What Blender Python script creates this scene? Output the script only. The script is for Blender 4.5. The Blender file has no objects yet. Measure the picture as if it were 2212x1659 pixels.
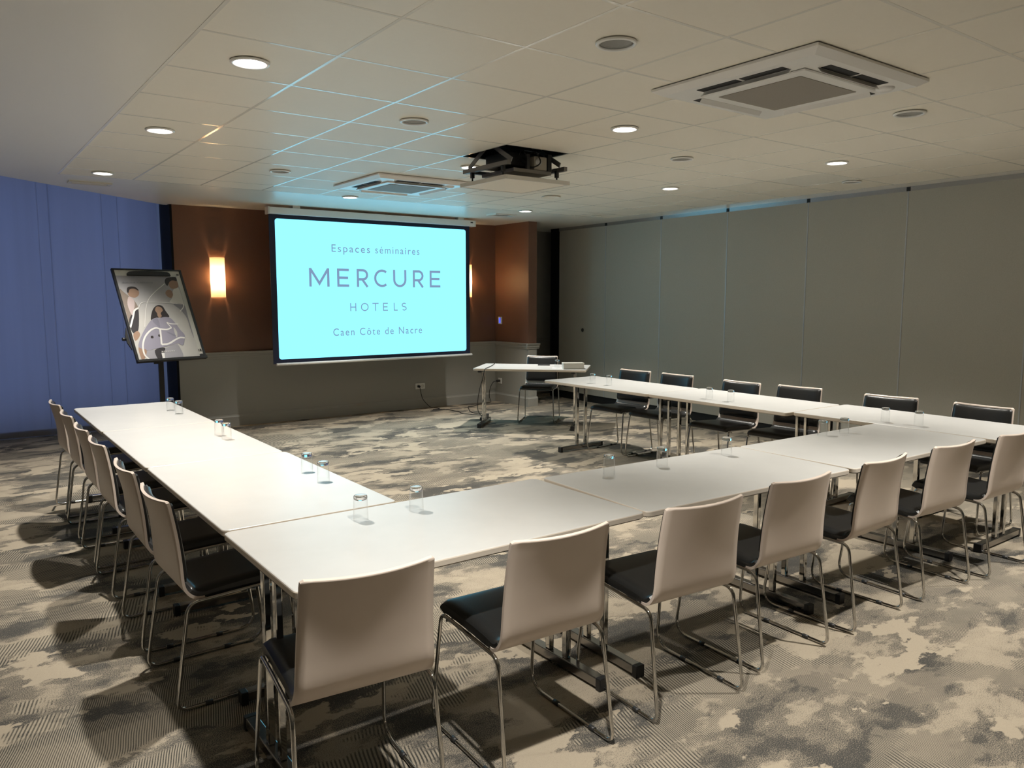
import bpy, bmesh, math, random
from mathutils import Vector, Matrix, Euler
random.seed(7)
PI = math.pi
sc = bpy.context.scene
COL = sc.collection

# ------------------------------------------------------------------ camera, world, exposure
cam_data = bpy.data.cameras.new('camera')
cam_data.sensor_width = 36.0
cam_data.lens = 27.276
cam_data.clip_start = 0.05
cam = bpy.data.objects.new('camera', cam_data)
COL.objects.link(cam)
cam.location = (0.0, 0.0, 1.60)
cam.rotation_euler = (math.radians(90 - 6.4216), 0.0, math.radians(-36.3094))
sc.camera = cam

world = bpy.data.worlds.new('dusk')
sc.world = world
world.use_nodes = True
bg = world.node_tree.nodes['Background']
bg.inputs['Color'].default_value = (0.165, 0.245, 0.52, 1)      # blue dusk outside the curtained window
bg.inputs['Strength'].default_value = 1.0

sc.view_settings.view_transform = 'Standard'
sc.view_settings.look = 'None'
sc.view_settings.exposure = 0.15
sc.view_settings.gamma = 1.0
sc.view_settings.use_curve_mapping = False

LAMP_W = 250.0            # power of each lit downlight
SCONCE_W = 26.0
SCREEN_E = 1.7
CEIL = 2.667


# ------------------------------------------------------------------ materials
def mat(name, col, rough=0.5, metal=0.0, spec=0.5, emit=None, estr=0.0):
    m = bpy.data.materials.new(name)
    m.use_nodes = True
    b = m.node_tree.nodes['Principled BSDF']
    b.inputs['Base Color'].default_value = (*col, 1)
    b.inputs['Roughness'].default_value = rough
    b.inputs['Metallic'].default_value = metal
    b.inputs['Specular IOR Level'].default_value = spec
    if emit:
        b.inputs['Emission Color'].default_value = (*emit, 1)
        b.inputs['Emission Strength'].default_value = estr
    return m


def N(m, t, **kw):
    n = m.node_tree.nodes.new(t)
    for k, v in kw.items():
        setattr(n, k, v)
    return n


def LK(m, a, b):
    m.node_tree.links.new(a, b)


def noise_tint(m, c1, c2, scale, detail=3, rough=0.6, coord='Object', bump=0.0, stretch=(1, 1, 1)):
    b = m.node_tree.nodes['Principled BSDF']
    tc = N(m, 'ShaderNodeTexCoord')
    mp = N(m, 'ShaderNodeMapping')
    mp.inputs['Scale'].default_value = stretch
    LK(m, tc.outputs[coord], mp.inputs['Vector'])
    n = N(m, 'ShaderNodeTexNoise')
    n.inputs['Scale'].default_value = scale
    n.inputs['Detail'].default_value = detail
    n.inputs['Roughness'].default_value = rough
    LK(m, mp.outputs[0], n.inputs['Vector'])
    r = N(m, 'ShaderNodeValToRGB')
    r.color_ramp.elements[0].position = 0.35
    r.color_ramp.elements[1].position = 0.65
    r.color_ramp.elements[0].color = (*c1, 1)
    r.color_ramp.elements[1].color = (*c2, 1)
    LK(m, n.outputs['Fac'], r.inputs['Fac'])
    LK(m, r.outputs['Color'], b.inputs['Base Color'])
    if bump:
        bp = N(m, 'ShaderNodeBump')
        bp.inputs['Strength'].default_value = bump
        bp.inputs['Distance'].default_value = 0.002
        LK(m, n.outputs['Fac'], bp.inputs['Height'])
        LK(m, bp.outputs['Normal'], b.inputs['Normal'])
    return m


M = {}
M['laminate'] = noise_tint(mat('white laminate', (0.55, 0.547, 0.53), 0.33), (0.54, 0.537, 0.52), (0.56, 0.557, 0.54), 6)
M['edge'] = mat('cream edge band', (0.70, 0.62, 0.52), 0.4)
M['shell'] = noise_tint(mat('cream chair shell', (0.70, 0.595, 0.515), 0.36), (0.69, 0.585, 0.505), (0.71, 0.605, 0.525), 5)
M['leather'] = noise_tint(mat('black leatherette', (0.014, 0.015, 0.015), 0.33), (0.012, 0.013, 0.013), (0.018, 0.018, 0.018), 300, bump=0.12)
M['chrome'] = mat('chrome', (0.55, 0.54, 0.52), 0.07, 1.0)
M['satin'] = mat('brushed steel', (0.30, 0.29, 0.28), 0.22, 1.0)
M['black'] = mat('black plastic', (0.012, 0.012, 0.013), 0.45)
M['dark_grey'] = mat('dark grey metal', (0.05, 0.05, 0.05), 0.45, 0.4)
M['rubber'] = mat('black rubber', (0.01, 0.01, 0.01), 0.6)
M['tile'] = noise_tint(mat('ceiling tile', (0.87, 0.82, 0.71), 0.5, spec=0.4), (0.865, 0.815, 0.705), (0.875, 0.825, 0.715), 40, 4)
M['grid'] = mat('white ceiling grid', (0.94, 0.91, 0.83), 0.12, 0.0, 0.6)
M['plaster'] = mat('white plaster', (0.89, 0.86, 0.77), 0.30, spec=0.5)
M['white'] = mat('white paint', (0.72, 0.70, 0.64), 0.4)
M['white_gloss'] = mat('white plastic', (0.88, 0.87, 0.84), 0.28)
M['grey_mesh'] = noise_tint(mat('grey intake mesh', (0.28, 0.25, 0.21), 0.6), (0.27, 0.24, 0.20), (0.30, 0.27, 0.23), 200)
M['slot'] = mat('dark air slot', (0.008, 0.008, 0.008), 0.7)
M['brown'] = noise_tint(mat('brown wallpaper', (0.19, 0.095, 0.06), 0.5, spec=0.5), (0.17, 0.085, 0.055), (0.20, 0.10, 0.066), 160, 4, bump=0.15, stretch=(1, 1, 1))
M['panel_paint'] = mat('grey beige wainscot paint', (0.37, 0.36, 0.325), 0.45)
M['dark_wall'] = mat('dark taupe wall', (0.42, 0.38, 0.33), 0.6)
M['partition'] = noise_tint(mat('grey fabric partition', (0.46, 0.44, 0.38), 0.75, spec=0.2), (0.445, 0.425, 0.365), (0.475, 0.455, 0.395), 120, 3, bump=0.1)
M['alu'] = mat('aluminium profile', (0.45, 0.46, 0.47), 0.25, 0.9)
M['profile'] = mat('pale grey profile', (0.50, 0.52, 0.54), 0.35, 0.15)
M['track'] = mat('grey track', (0.50, 0.51, 0.53), 0.22, 0.9)
M['jamb'] = mat('dark jamb', (0.008, 0.008, 0.010), 0.7, spec=0.15)
M['lens'] = mat('lamp lens', (0.9, 0.9, 0.9), 0.4, emit=(1.0, 0.94, 0.85), estr=18.0)
M['reflector'] = mat('matt reflector', (0.72, 0.72, 0.70), 0.35, 0.15)
M['plenum'] = mat('dark plenum', (0.01, 0.01, 0.01), 0.9)
M['cable'] = mat('black cable', (0.012, 0.012, 0.012), 0.5)
M['cream_box'] = mat('cream plastic', (0.60, 0.58, 0.51), 0.45)
M['screen_blue'] = mat('thermostat display', (0.02, 0.03, 0.2), 0.3, emit=(0.12, 0.16, 1.0), estr=0.8)
M['beige'] = mat('beige projector casing', (0.50, 0.46, 0.38), 0.4)
M['steel'] = mat('grey steel', (0.22, 0.21, 0.20), 0.38, 0.7)
M['board_white'] = mat('whiteboard', (0.46, 0.46, 0.42), 0.25)
M['paper'] = mat('paper', (0.75, 0.74, 0.72), 0.6)

# screen image: a lit projection picture, one flat cyan field
M['picture'] = mat('lit projected picture', (0.0, 0.0, 0.0), 0.6, spec=0.0, emit=(0.192, 0.70, 0.96), estr=SCREEN_E)
M['picture_text'] = mat('lit projected lettering', (0.0, 0.0, 0.0), 0.6, spec=0.0, emit=(0.20, 0.30, 0.46), estr=1.0)
M['screen_border'] = mat('black screen border with glow tint', (0.006, 0.010, 0.035), 0.5)  # navy tint in the black stands in for the picture's glow


def glass_mats():
    m = bpy.data.materials.new('thin tumbler glass')
    m.use_nodes = True
    nt = m.node_tree
    nt.nodes.clear()
    out = N(m, 'ShaderNodeOutputMaterial')
    mix = N(m, 'ShaderNodeMixShader')
    tr = N(m, 'ShaderNodeBsdfTransparent')
    tr.inputs['Color'].default_value = (0.985, 0.99, 0.99, 1)
    gl = N(m, 'ShaderNodeBsdfGlossy')
    gl.inputs['Roughness'].default_value = 0.02
    lw = N(m, 'ShaderNodeLayerWeight')
    pw = N(m, 'ShaderNodeMath', operation='POWER')
    LK(m, lw.outputs['Facing'], pw.inputs[0])
    pw.inputs[1].default_value = 2.6
    fm = N(m, 'ShaderNodeMath', operation='MULTIPLY_ADD')
    LK(m, pw.outputs[0], fm.inputs[0])
    fm.inputs[1].default_value = 0.75
    fm.inputs[2].default_value = 0.05
    LK(m, fm.outputs[0], mix.inputs[0])
    LK(m, tr.outputs[0], mix.inputs[1])
    LK(m, gl.outputs[0], mix.inputs[2])
    LK(m, mix.outputs[0], out.inputs['Surface'])
    g = bpy.data.materials.new('thick tumbler base')
    g.use_nodes = True
    b = g.node_tree.nodes['Principled BSDF']
    b.inputs['Base Color'].default_value = (0.97, 0.98, 0.98, 1)
    b.inputs['Roughness'].default_value = 0.02
    b.inputs['Transmission Weight'].default_value = 1.0
    b.inputs['IOR'].default_value = 1.5
    return m, g


M['glass'], M['glass_base'] = glass_mats()


def pane_mat():
    m = bpy.data.materials.new('window pane')
    m.use_nodes = True
    m.node_tree.nodes.clear()
    out = N(m, 'ShaderNodeOutputMaterial')
    mix = N(m, 'ShaderNodeMixShader')
    mix.inputs[0].default_value = 0.06
    tr = N(m, 'ShaderNodeBsdfTransparent')
    gl = N(m, 'ShaderNodeBsdfGlossy')
    gl.inputs['Roughness'].default_value = 0.02
    LK(m, tr.outputs[0], mix.inputs[1])
    LK(m, gl.outputs[0], mix.inputs[2])
    LK(m, mix.outputs[0], out.inputs['Surface'])
    return m


M['pane'] = pane_mat()


def translucent_mat(name, col, tcol, mixf, streak=None):
    m = bpy.data.materials.new(name)
    m.use_nodes = True
    m.node_tree.nodes.clear()
    out = N(m, 'ShaderNodeOutputMaterial')
    mix = N(m, 'ShaderNodeMixShader')
    mix.inputs[0].default_value = mixf
    d = N(m, 'ShaderNodeBsdfDiffuse')
    d.inputs['Color'].default_value = (*col, 1)
    t = N(m, 'ShaderNodeBsdfTranslucent')
    t.inputs['Color'].default_value = (*tcol, 1)
    LK(m, d.outputs[0], mix.inputs[1])
    LK(m, t.outputs[0], mix.inputs[2])
    LK(m, mix.outputs[0], out.inputs['Surface'])
    if streak:
        tc = N(m, 'ShaderNodeTexCoord')
        mp = N(m, 'ShaderNodeMapping')
        mp.inputs['Scale'].default_value = streak
        n = N(m, 'ShaderNodeTexNoise')
        n.inputs['Scale'].default_value = 1.0
        n.inputs['Detail'].default_value = 3
        r = N(m, 'ShaderNodeValToRGB')
        r.color_ramp.elements[0].position = 0.3
        r.color_ramp.elements[1].position = 0.7
        r.color_ramp.elements[0].color = (*[c * 0.9 for c in tcol], 1)
        r.color_ramp.elements[1].color = (*tcol, 1)
        LK(m, tc.outputs['Object'], mp.inputs['Vector'])
        LK(m, mp.outputs[0], n.inputs['Vector'])
        LK(m, n.outputs['Fac'], r.inputs['Fac'])
        LK(m, r.outputs[0], t.inputs['Color'])
    return m


M['curtain'] = translucent_mat('blue grey sheer', (0.40, 0.40, 0.44), (0.62, 0.62, 0.66), 0.62, (9, 1, 0.3))
M['shade'] = translucent_mat('parchment shade', (0.75, 0.70, 0.60), (0.80, 0.68, 0.50), 0.6)


def carpet_mat():
    m = mat('patterned carpet', (0.3, 0.28, 0.25), 0.95, spec=0.08)
    b = m.node_tree.nodes['Principled BSDF']
    tc = N(m, 'ShaderNodeTexCoord')

    def mapping(scale, loc=(0, 0, 0), rot=0):
        mp = N(m, 'ShaderNodeMapping')
        mp.inputs['Scale'].default_value = scale
        mp.inputs['Location'].default_value = loc
        mp.inputs['Rotation'].default_value = (0, 0, rot)
        LK(m, tc.outputs['Object'], mp.inputs['Vector'])
        return mp

    def noise(mp, scale, detail, rough, dist=0.0):
        n = N(m, 'ShaderNodeTexNoise')
        n.inputs['Scale'].default_value = scale
        n.inputs['Detail'].default_value = detail
        n.inputs['Roughness'].default_value = rough
        n.inputs['Distortion'].default_value = dist
        LK(m, mp.outputs[0], n.inputs['Vector'])
        return n

    def ramp(src, p0, p1, c0=(0, 0, 0), c1=(1, 1, 1)):
        r = N(m, 'ShaderNodeValToRGB')
        r.color_ramp.elements[0].position = p0
        r.color_ramp.elements[1].position = p1
        r.color_ramp.elements[0].color = (*c0, 1)
        r.color_ramp.elements[1].color = (*c1, 1)
        LK(m, src, r.inputs['Fac'])
        return r

    def mix(fac, a, bb):
        x = N(m, 'ShaderNodeMixRGB')
        if isinstance(fac, float):
            x.inputs[0].default_value = fac
        else:
            LK(m, fac, x.inputs[0])
        for i, v in ((1, a), (2, bb)):
            if isinstance(v, tuple):
                x.inputs[i].default_value = (*v, 1)
            else:
                LK(m, v, x.inputs[i])
        return x.outputs[0]

    BEIGE, DARK = (0.45, 0.385, 0.295), (0.072, 0.071, 0.067)
    fine = noise(mapping((1, 1, 1)), 250, 2, 0.7)
    big = noise(mapping((0.62, 1.0, 1), (3.1, 1.7, 0)), 3.5, 8, 0.60, 0.1)
    big2 = noise(mapping((0.60, 1.0, 1), (11.0, 6.3, 0)), 3.2, 7, 0.58, 0.1)
    big3 = noise(mapping((0.62, 1.0, 1), (-7.0, 14.2, 0)), 2.0, 7, 0.58, 0.1)

    def jitter(n, k):
        a = N(m, 'ShaderNodeMath', operation='MULTIPLY_ADD')
        LK(m, fine.outputs['Fac'], a.inputs[0])
        a.inputs[1].default_value = k
        LK(m, n.outputs['Fac'], a.inputs[2])
        return a.outputs[0]
    off = 0.5 * 0.06
    m_beige = ramp(jitter(big, 0.06), 0.553 + off, 0.565 + off)
    m_line = ramp(jitter(big3, 0.06), 0.525 + off, 0.545 + off)
    # stippled yarn: share of dark tufts follows the cloud pattern
    dens = ramp(big2.outputs['Fac'], 0.36, 0.64)
    dens.color_ramp.elements[0].color = (0.22, 0.22, 0.22, 1)
    dens.color_ramp.elements[1].color = (0.84, 0.84, 0.84, 1)
    for ps_, v_ in ((0.455, 0.34), (0.485, 0.56), (0.53, 0.60), (0.555, 0.74)):
        e_ = dens.color_ramp.elements.new(ps_)
        e_.color = (v_, v_, v_, 1)
    d2 = mix(m_beige.outputs[0], dens.outputs[0], (0.10, 0.10, 0.10))
    sv = N(m, 'ShaderNodeMath', operation='MULTIPLY_ADD')
    LK(m, d2, sv.inputs[0])
    sv.inputs[1].default_value = 0.48
    LK(m, fine.outputs['Fac'], sv.inputs[2])
    stip = ramp(sv.outputs[0], 0.63, 0.86)

    # woven line areas: fine ribs running obliquely
    wob = noise(mapping((1, 1, 1), (5, 5, 0)), 2.2, 2, 0.5)
    sep = N(m, 'ShaderNodeSeparateXYZ')
    mp = mapping((1, 1, 1), (0, 0, 0), math.radians(16))
    LK(m, mp.outputs[0], sep.inputs[0])
    ph = N(m, 'ShaderNodeMath', operation='MULTIPLY_ADD')
    LK(m, wob.outputs['Fac'], ph.inputs[0])
    ph.inputs[1].default_value = 0.05
    LK(m, sep.outputs['X'], ph.inputs[2])

    def rib_field(pitch, lo, hi):
        fr = N(m, 'ShaderNodeMath', operation='MULTIPLY')
        LK(m, ph.outputs[0], fr.inputs[0])
        fr.inputs[1].default_value = 2 * PI / pitch
        sn = N(m, 'ShaderNodeMath', operation='SINE')
        LK(m, fr.outputs[0], sn.inputs[0])
        jn = N(m, 'ShaderNodeMath', operation='MULTIPLY_ADD')
        LK(m, fine.outputs['Fac'], jn.inputs[0])
        jn.inputs[1].default_value = 1.6
        LK(m, sn.outputs[0], jn.inputs[2])
        return ramp(jn.outputs[0], lo, hi)
    coarse = rib_field(0.0138, 0.95, 1.45)
    thin = rib_field(0.0082, 0.90, 1.75)
    which = ramp(noise(mapping((0.7, 1.0, 1), (23.0, -9.2, 0)), 1.1, 3, 0.5).outputs['Fac'], 0.49, 0.52)
    ribs_out = mix(which.outputs[0], coarse.outputs[0], thin.outputs[0])
    base = mix(stip.outputs[0], BEIGE, DARK)
    ribc = mix(ribs_out, (0.40, 0.35, 0.275), (0.062, 0.060, 0.053))
    lm = N(m, 'ShaderNodeMath', operation='MULTIPLY')
    LK(m, m_line.outputs[0], lm.inputs[0])
    lm.inputs[1].default_value = 0.8
    colr = mix(lm.outputs[0], base, ribc)
    sp = ramp(fine.outputs['Fac'], 0.30, 0.72, (0.86, 0.86, 0.86), (1.10, 1.10, 1.10))
    mul = N(m, 'ShaderNodeMixRGB', blend_type='MULTIPLY')
    mul.inputs[0].default_value = 1.0
    LK(m, colr, mul.inputs[1])
    LK(m, sp.outputs[0], mul.inputs[2])
    LK(m, mul.outputs[0], b.inputs['Base Color'])
    bp = N(m, 'ShaderNodeBump')
    bp.inputs['Strength'].default_value = 0.4
    bp.inputs['Distance'].default_value = 0.003
    LK(m, fine.outputs['Fac'], bp.inputs['Height'])
    LK(m, bp.outputs[0], b.inputs['Normal'])
    return m


M['carpet'] = carpet_mat()


# ------------------------------------------------------------------ mesh helpers
class MB:
    """collects shapes and links them as one mesh object"""
    def __init__(self):
        self.bm = bmesh.new()
        self.mi = 0

    def _tag(self, faces, smooth=False):
        for f in faces:
            f.material_index = self.mi
            f.smooth = smooth

    def box(self, c, s, rot=None, bevel=0.0):
        r = bmesh.ops.create_cube(self.bm, size=1.0)
        vs = r['verts']
        mtx = Matrix.Translation(c) @ (rot.to_matrix().to_4x4() if rot else Matrix.Identity(4)) @ Matrix.Diagonal((*s, 1))
        bmesh.ops.transform(self.bm, matrix=mtx, verts=vs)
        fs = set(f for v in vs for f in v.link_faces)
        if bevel:
            es = set(e for v in vs for e in v.link_edges)
            res = bmesh.ops.bevel(self.bm, geom=list(es), offset=bevel, segments=2, affect='EDGES', profile=0.5)
            fs = set(res['faces']) | set(f for f in fs if f.is_valid)
            for v in [v for v in res['verts']]:
                fs |= set(v.link_faces)
        self._tag(fs)
        return self

    def bx(self, x0, x1, y0, y1, z0, z1, bevel=0.0):
        return self.box(((x0 + x1) / 2, (y0 + y1) / 2, (z0 + z1) / 2), (abs(x1 - x0), abs(y1 - y0), abs(z1 - z0)), bevel=bevel)

    def poly(self, pts):
        vs = [self.bm.verts.new(p) for p in pts]
        f = self.bm.faces.new(vs)
        self._tag([f])
        return self

    def prism(self, pts, off):
        """closed solid from a planar outline swept by vector off"""
        off = Vector(off)
        a = [self.bm.verts.new(p) for p in pts]
        b = [self.bm.verts.new(Vector(p) + off) for p in pts]
        n = len(pts)
        fs = [self.bm.faces.new(a), self.bm.faces.new(b[::-1])]
        for i in range(n):
            fs.append(self.bm.faces.new((a[i], b[i], b[(i + 1) % n], a[(i + 1) % n])))
        self._tag(fs)
        return self

    def tube(self, pts, r, seg=10, closed=False, caps=True):
        pts = [Vector(p) for p in pts]
        n = len(pts)
        rings = []
        prev = None
        for i in range(n):
            if closed:
                t = (pts[(i + 1) % n] - pts[i - 1]).normalized()
            else:
                t = (pts[min(i + 1, n - 1)] - pts[max(i - 1, 0)]).normalized()
            if prev is None:
                up = Vector((0, 0, 1)) if abs(t.z) < 0.9 else Vector((1, 0, 0))
                u = t.cross(up).normalized()
            else:
                u = (prev - t * prev.dot(t)).normalized()
            prev = u
            w = t.cross(u)
            rings.append([self.bm.verts.new(pts[i] + (u * math.cos(2 * PI * k / seg) + w * math.sin(2 * PI * k / seg)) * r) for k in range(seg)])
        fs = []
        for i in range(n if closed else n - 1):
            a, b = rings[i], rings[(i + 1) % n]
            sh = 0
            if closed and i == n - 1:
                best = 1e9
                for s in range(seg):
                    d = (a[0].co - b[s].co).length
                    if d < best:
                        best, sh = d, s
            for k in range(seg):
                fs.append(self.bm.faces.new((a[k], a[(k + 1) % seg], b[(k + 1 + sh) % seg], b[(k + sh) % seg])))
        self._tag(fs, True)
        if caps and not closed:
            self._tag([self.bm.faces.new(rings[0][::-1]), self.bm.faces.new(rings[-1])])
        return self

    def cyl(self, a, b, r, seg=20):
        return self.tube([a, b], r, seg)

    def lathe(self, prof, seg=32, c=(0, 0, 0), smooth=True, closed=False, arc=2 * PI, a0=0.0, mats=None):
        """prof: list of (radius, z)"""
        full = abs(arc - 2 * PI) < 1e-6
        cols = seg if full else seg + 1
        ring = []
        for (r, z) in prof:
            if r < 1e-6:
                ring.append([self.bm.verts.new((c[0], c[1], c[2] + z))])
            else:
                ring.append([self.bm.verts.new((c[0] + r * math.cos(a0 + arc * k / seg), c[1] + r * math.sin(a0 + arc * k / seg), c[2] + z)) for k in range(cols)])
        m = len(prof)
        for i in range(m if closed else m - 1):
            a, b = ring[i], ring[(i + 1) % m]
            fs = []
            for k in range(seg):
                k2 = (k + 1) % cols
                q = []
                for v in (a[k % len(a)], a[k2 % len(a)], b[k2 % len(b)], b[k % len(b)]):
                    if v not in q:
                        q.append(v)
                if len(q) > 2:
                    fs.append(self.bm.faces.new(q))
            if mats:
                self.mi = mats[i]
            self._tag(fs, smooth)
        return self

    def build(self, name, mats, parent=None, fix=True):
        if fix:
            bmesh.ops.recalc_face_normals(self.bm, faces=self.bm.faces[:])
        me = bpy.data.meshes.new(name)
        self.bm.to_mesh(me)
        self.bm.free()
        for mm in (mats if isinstance(mats, (list, tuple)) else [mats]):
            me.materials.append(mm)
        o = bpy.data.objects.new(name, me)
        COL.objects.link(o)
        if parent:
            o.parent = parent
        return o


def rounded(pts, radii, n=6):
    """round the corners of a polyline (list of Vector); radii per interior corner"""
    out = [Vector(pts[0])]
    for i in range(1, len(pts) - 1):
        p, a, b = Vector(pts[i]), Vector(pts[i - 1]), Vector(pts[i + 1])
        da, db = (a - p).normalized(), (b - p).normalized()
        ang = da.angle(db)
        d = min(radii[i - 1] / math.tan(ang / 2), (a - p).length * 0.49, (b - p).length * 0.49)
        p0, p1 = p + da * d, p + db * d
        for k in range(n + 1):
            t = k / n
            out.append(p0 * (1 - t) ** 2 + p * 2 * t * (1 - t) + p1 * t * t)
    out.append(Vector(pts[-1]))
    return out


def smooth_path(pts, n=8):
    """Catmull-Rom through pts"""
    P = [Vector(p) for p in pts]
    P = [P[0] * 2 - P[1]] + P + [P[-1] * 2 - P[-2]]
    out = []
    for i in range(1, len(P) - 2):
        p0, p1, p2, p3 = P[i - 1:i + 3]
        for k in range(n):
            t = k / n
            out.append(0.5 * (2 * p1 + (p2 - p0) * t + (2 * p0 - 5 * p1 + 4 * p2 - p3) * t * t + (3 * p1 - p0 - 3 * p2 + p3) * t ** 3))
    out.append(P[-2])
    return out


def tag(o, label, cat, group=None, kind=None):
    o['label'] = label
    o['category'] = cat
    if group:
        o['group'] = group
    if kind:
        o['kind'] = kind
    return o


def thing(name, label, cat, loc=(0, 0, 0), rz=0.0, group=None):
    o = bpy.data.objects.new(name, None)
    COL.objects.link(o)
    o.empty_display_size = 0.1
    o.location = loc
    o.rotation_euler = (0, 0, rz)
    return tag(o, label, cat, group)


def copy_tree(o, parent=None):
    c = o.copy()
    COL.objects.link(c)
    if parent:
        c.parent = parent
    for ch in list(o.children):
        copy_tree(ch, c)
    return c


def structure(o):
    o['kind'] = 'structure'
    return o


# ------------------------------------------------------------------ room shell
XL, YB = -2.2, -2.2           # unseen left and rear walls close the room
XR = 8.6
structure(MB().bx(XL, XR, YB, 10.75, -0.10, 0.0).build('floor', M['carpet']))


def part_x(y):                # face of the folding partition
    return 7.53 + 0.0415 * y


GX0, GP = 0.915, 0.594        # tile field start and pitch
GY0 = 3.36
LIT = [(1.215, 3.67), (1.215, 5.465), (1.215, 7.62), (3.585, 3.67), (3.605, 5.48), (3.63, 7.87), (5.97, 7.84), (5.88, 5.37), (5.84, 3.575), (1.22, 1.48), (3.72, 1.36), (5.85, 1.40)]
UNLIT = [(2.372, 2.486), (2.405, 4.279), (2.415, 6.62), (4.71, 4.188), (4.63, 2.389), (6.918, 4.076)]
HOLE = (3.29, 3.885, 4.555, 5.145)


def make_ceiling():
    cu = bpy.data.curves.new('ceiling', 'CURVE')
    cu.dimensions = '2D'
    cu.fill_mode = 'BOTH'
    cu.extrude = 0.006

    def poly(pts):
        s = cu.splines.new('POLY')
        s.points.add(len(pts) - 1)
        for p, q in zip(s.points, pts):
            p.co = (q[0], q[1], 0, 1)
        s.use_cyclic_u = True
    # the ceiling edge runs obliquely in front of the curtained window bay
    poly([(XL, YB), (XR, YB), (XR, 10.2), (2.25, 10.2), (2.25, 9.87), (2.19, 9.87), (0.51, 8.365), (XL, 5.92)])
    for (x, y) in LIT + UNLIT:
        poly([(x + 0.071 * math.cos(2 * PI * k / 32), y + 0.071 * math.sin(2 * PI * k / 32)) for k in range(32)])
    x0, x1, y0, y1 = HOLE
    poly([(x0, y0), (x1, y0), (x1, y1), (x0, y1)])
    tmp = bpy.data.objects.new('tmp', cu)
    COL.objects.link(tmp)
    dg = bpy.context.evaluated_depsgraph_get()
    me = bpy.data.meshes.new_from_object(tmp.evaluated_get(dg))
    bpy.data.objects.remove(tmp)
    bpy.data.curves.remove(cu)
    me.name = 'ceiling'
    me.materials.clear()
    me.materials.append(M['plaster'])
    o = bpy.data.objects.new('ceiling', me)
    COL.objects.link(o)
    o.location = (0, 0, CEIL + 0.006)
    return structure(o)


ceiling = make_ceiling()
X1F = GX0 + GP * 11
YEND = 7.93
# tile texture field: shallow panels a hair under the plaster, between grid bars
g = MB()
t = MB()
xs = [GX0 + GP * k for k in range(12)]
ys = [GY0 + GP * k for k in range(-9, 8)] + [YEND]


def in_hole(xa, xb, ya, yb):
    return xa < HOLE[1] - 0.02 and xb > HOLE[0] + 0.02 and ya < HOLE[3] - 0.02 and yb > HOLE[2] + 0.02


for x in xs:
    g.bx(x - 0.008, x + 0.008, ys[0], YEND, -0.0083, -0.0055)
for y in ys:
    for i in range(11):
        g.bx(xs[i] + 0.008, xs[i + 1] - 0.008, y - 0.008, y + 0.008, -0.0083, -0.0055)
gb = g.build('ceiling_grid', M['grid'], ceiling)
for i in range(11):
    for j in range(len(ys) - 1):
        xa, xb, ya, yb = xs[i] + 0.007, xs[i + 1] - 0.007, ys[j] + 0.007, ys[j + 1] - 0.007
        if in_hole(xa, xb, ya, yb) or yb - ya < 0.05:
            continue
        hole = [(x, y) for (x, y) in LIT + UNLIT if xa - 0.0 < x < xb and ya < y < yb]
        cross = [(x, y) for (x, y) in LIT + UNLIT if xa - 0.08 < x < xb + 0.08 and ya - 0.08 < y < yb + 0.08]
        z = -0.0075
        if not cross:
            t.poly([(xa, ya, z), (xa, yb, z), (xb, yb, z), (xb, ya, z)])
        elif hole and len(cross) == 1:
            # tile with a round cut-out: ring of quads between the circle and the square
            hx, hy = hole[0]
            n = 32
            inner, outer = [], []
            for k in range(n):
                a = 2 * PI * k / n + PI / 4
                dx, dy = math.cos(a), math.sin(a)
                s = min(((xb - hx) if dx > 0 else (xa - hx)) / dx if abs(dx) > 1e-6 else 1e9,
                        ((yb - hy) if dy > 0 else (ya - hy)) / dy if abs(dy) > 1e-6 else 1e9)
                inner.append(t.bm.verts.new((hx + 0.071 * dx, hy + 0.071 * dy, z)))
                outer.append(t.bm.verts.new((hx + s * dx, hy + s * dy, z)))
            for k in range(n):
                f = t.bm.faces.new((inner[k], outer[k], outer[(k + 1) % n], inner[(k + 1) % n]))
            # corners left between the last outer points
            for cx, cy in ((xa, ya), (xa, yb), (xb, ya), (xb, yb)):
                near = sorted(outer, key=lambda v: (v.co.x - cx) ** 2 + (v.co.y - cy) ** 2)[:2]
                cv = t.bm.verts.new((cx, cy, z))
                try:
                    t.bm.faces.new((cv, near[0], near[1]))
                except ValueError:
                    pass
tl = t.build('ceiling_tile', M['tile'], ceiling, fix=False)
# dark plenum above the lift opening and outer roof
p = MB()
x0, x1, y0, y1 = HOLE
p.bx(x0 - 0.03, x0, y0 - 0.03, y1 + 0.03, 0.0, 0.55).bx(x1, x1 + 0.03, y0 - 0.03, y1 + 0.03, 0.0, 0.55)
p.bx(x0, x1, y0 - 0.03, y0, 0.0, 0.55).bx(x0, x1, y1, y1 + 0.03, 0.0, 0.55).bx(x0, x1, y0, y1, 0.52, 0.55)
p.build('plenum_box', M['plenum'], ceiling)
MB().bx(XL - 0.2, XR + 0.2, YB - 0.2, 10.75, 0.65, 0.75).build('roof_slab', M['plaster'], ceiling)

ZT = CEIL + 0.66
structure(MB().bx(XL - 0.1, XL, YB, 10.75, 0, ZT).build('wall_left', M['dark_wall']))
structure(MB().bx(XL, XR, YB - 0.1, YB, 0, ZT).build('wall_rear', M['dark_wall']))

# back wall: brown wallpaper above a painted wainscot
YW = 9.75
wb = MB()
wb.bx(2.25, 7.0, YW, YW + 0.5, 0.90, ZT)
wb.mi = 1
wb.bx(2.25, 7.0, YW - 0.004, YW + 0.5, 0.0, 0.90)
wb.mi = 0
wb.bx(7.0, 8.6, YW + 0.46, YW + 0.55, 0.90, ZT)
wb.mi = 1
wb.bx(7.0, 8.6, YW + 0.456, YW + 0.55, 0.0, 0.90)
wb.mi = 2
wb.bx(2.225, 2.25, YW - 0.012, YW + 0.5, 0.0, ZT)
wall_back = structure(wb.build('wall_back', [M['brown'], M['panel_paint'], M['jamb']]))


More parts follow.
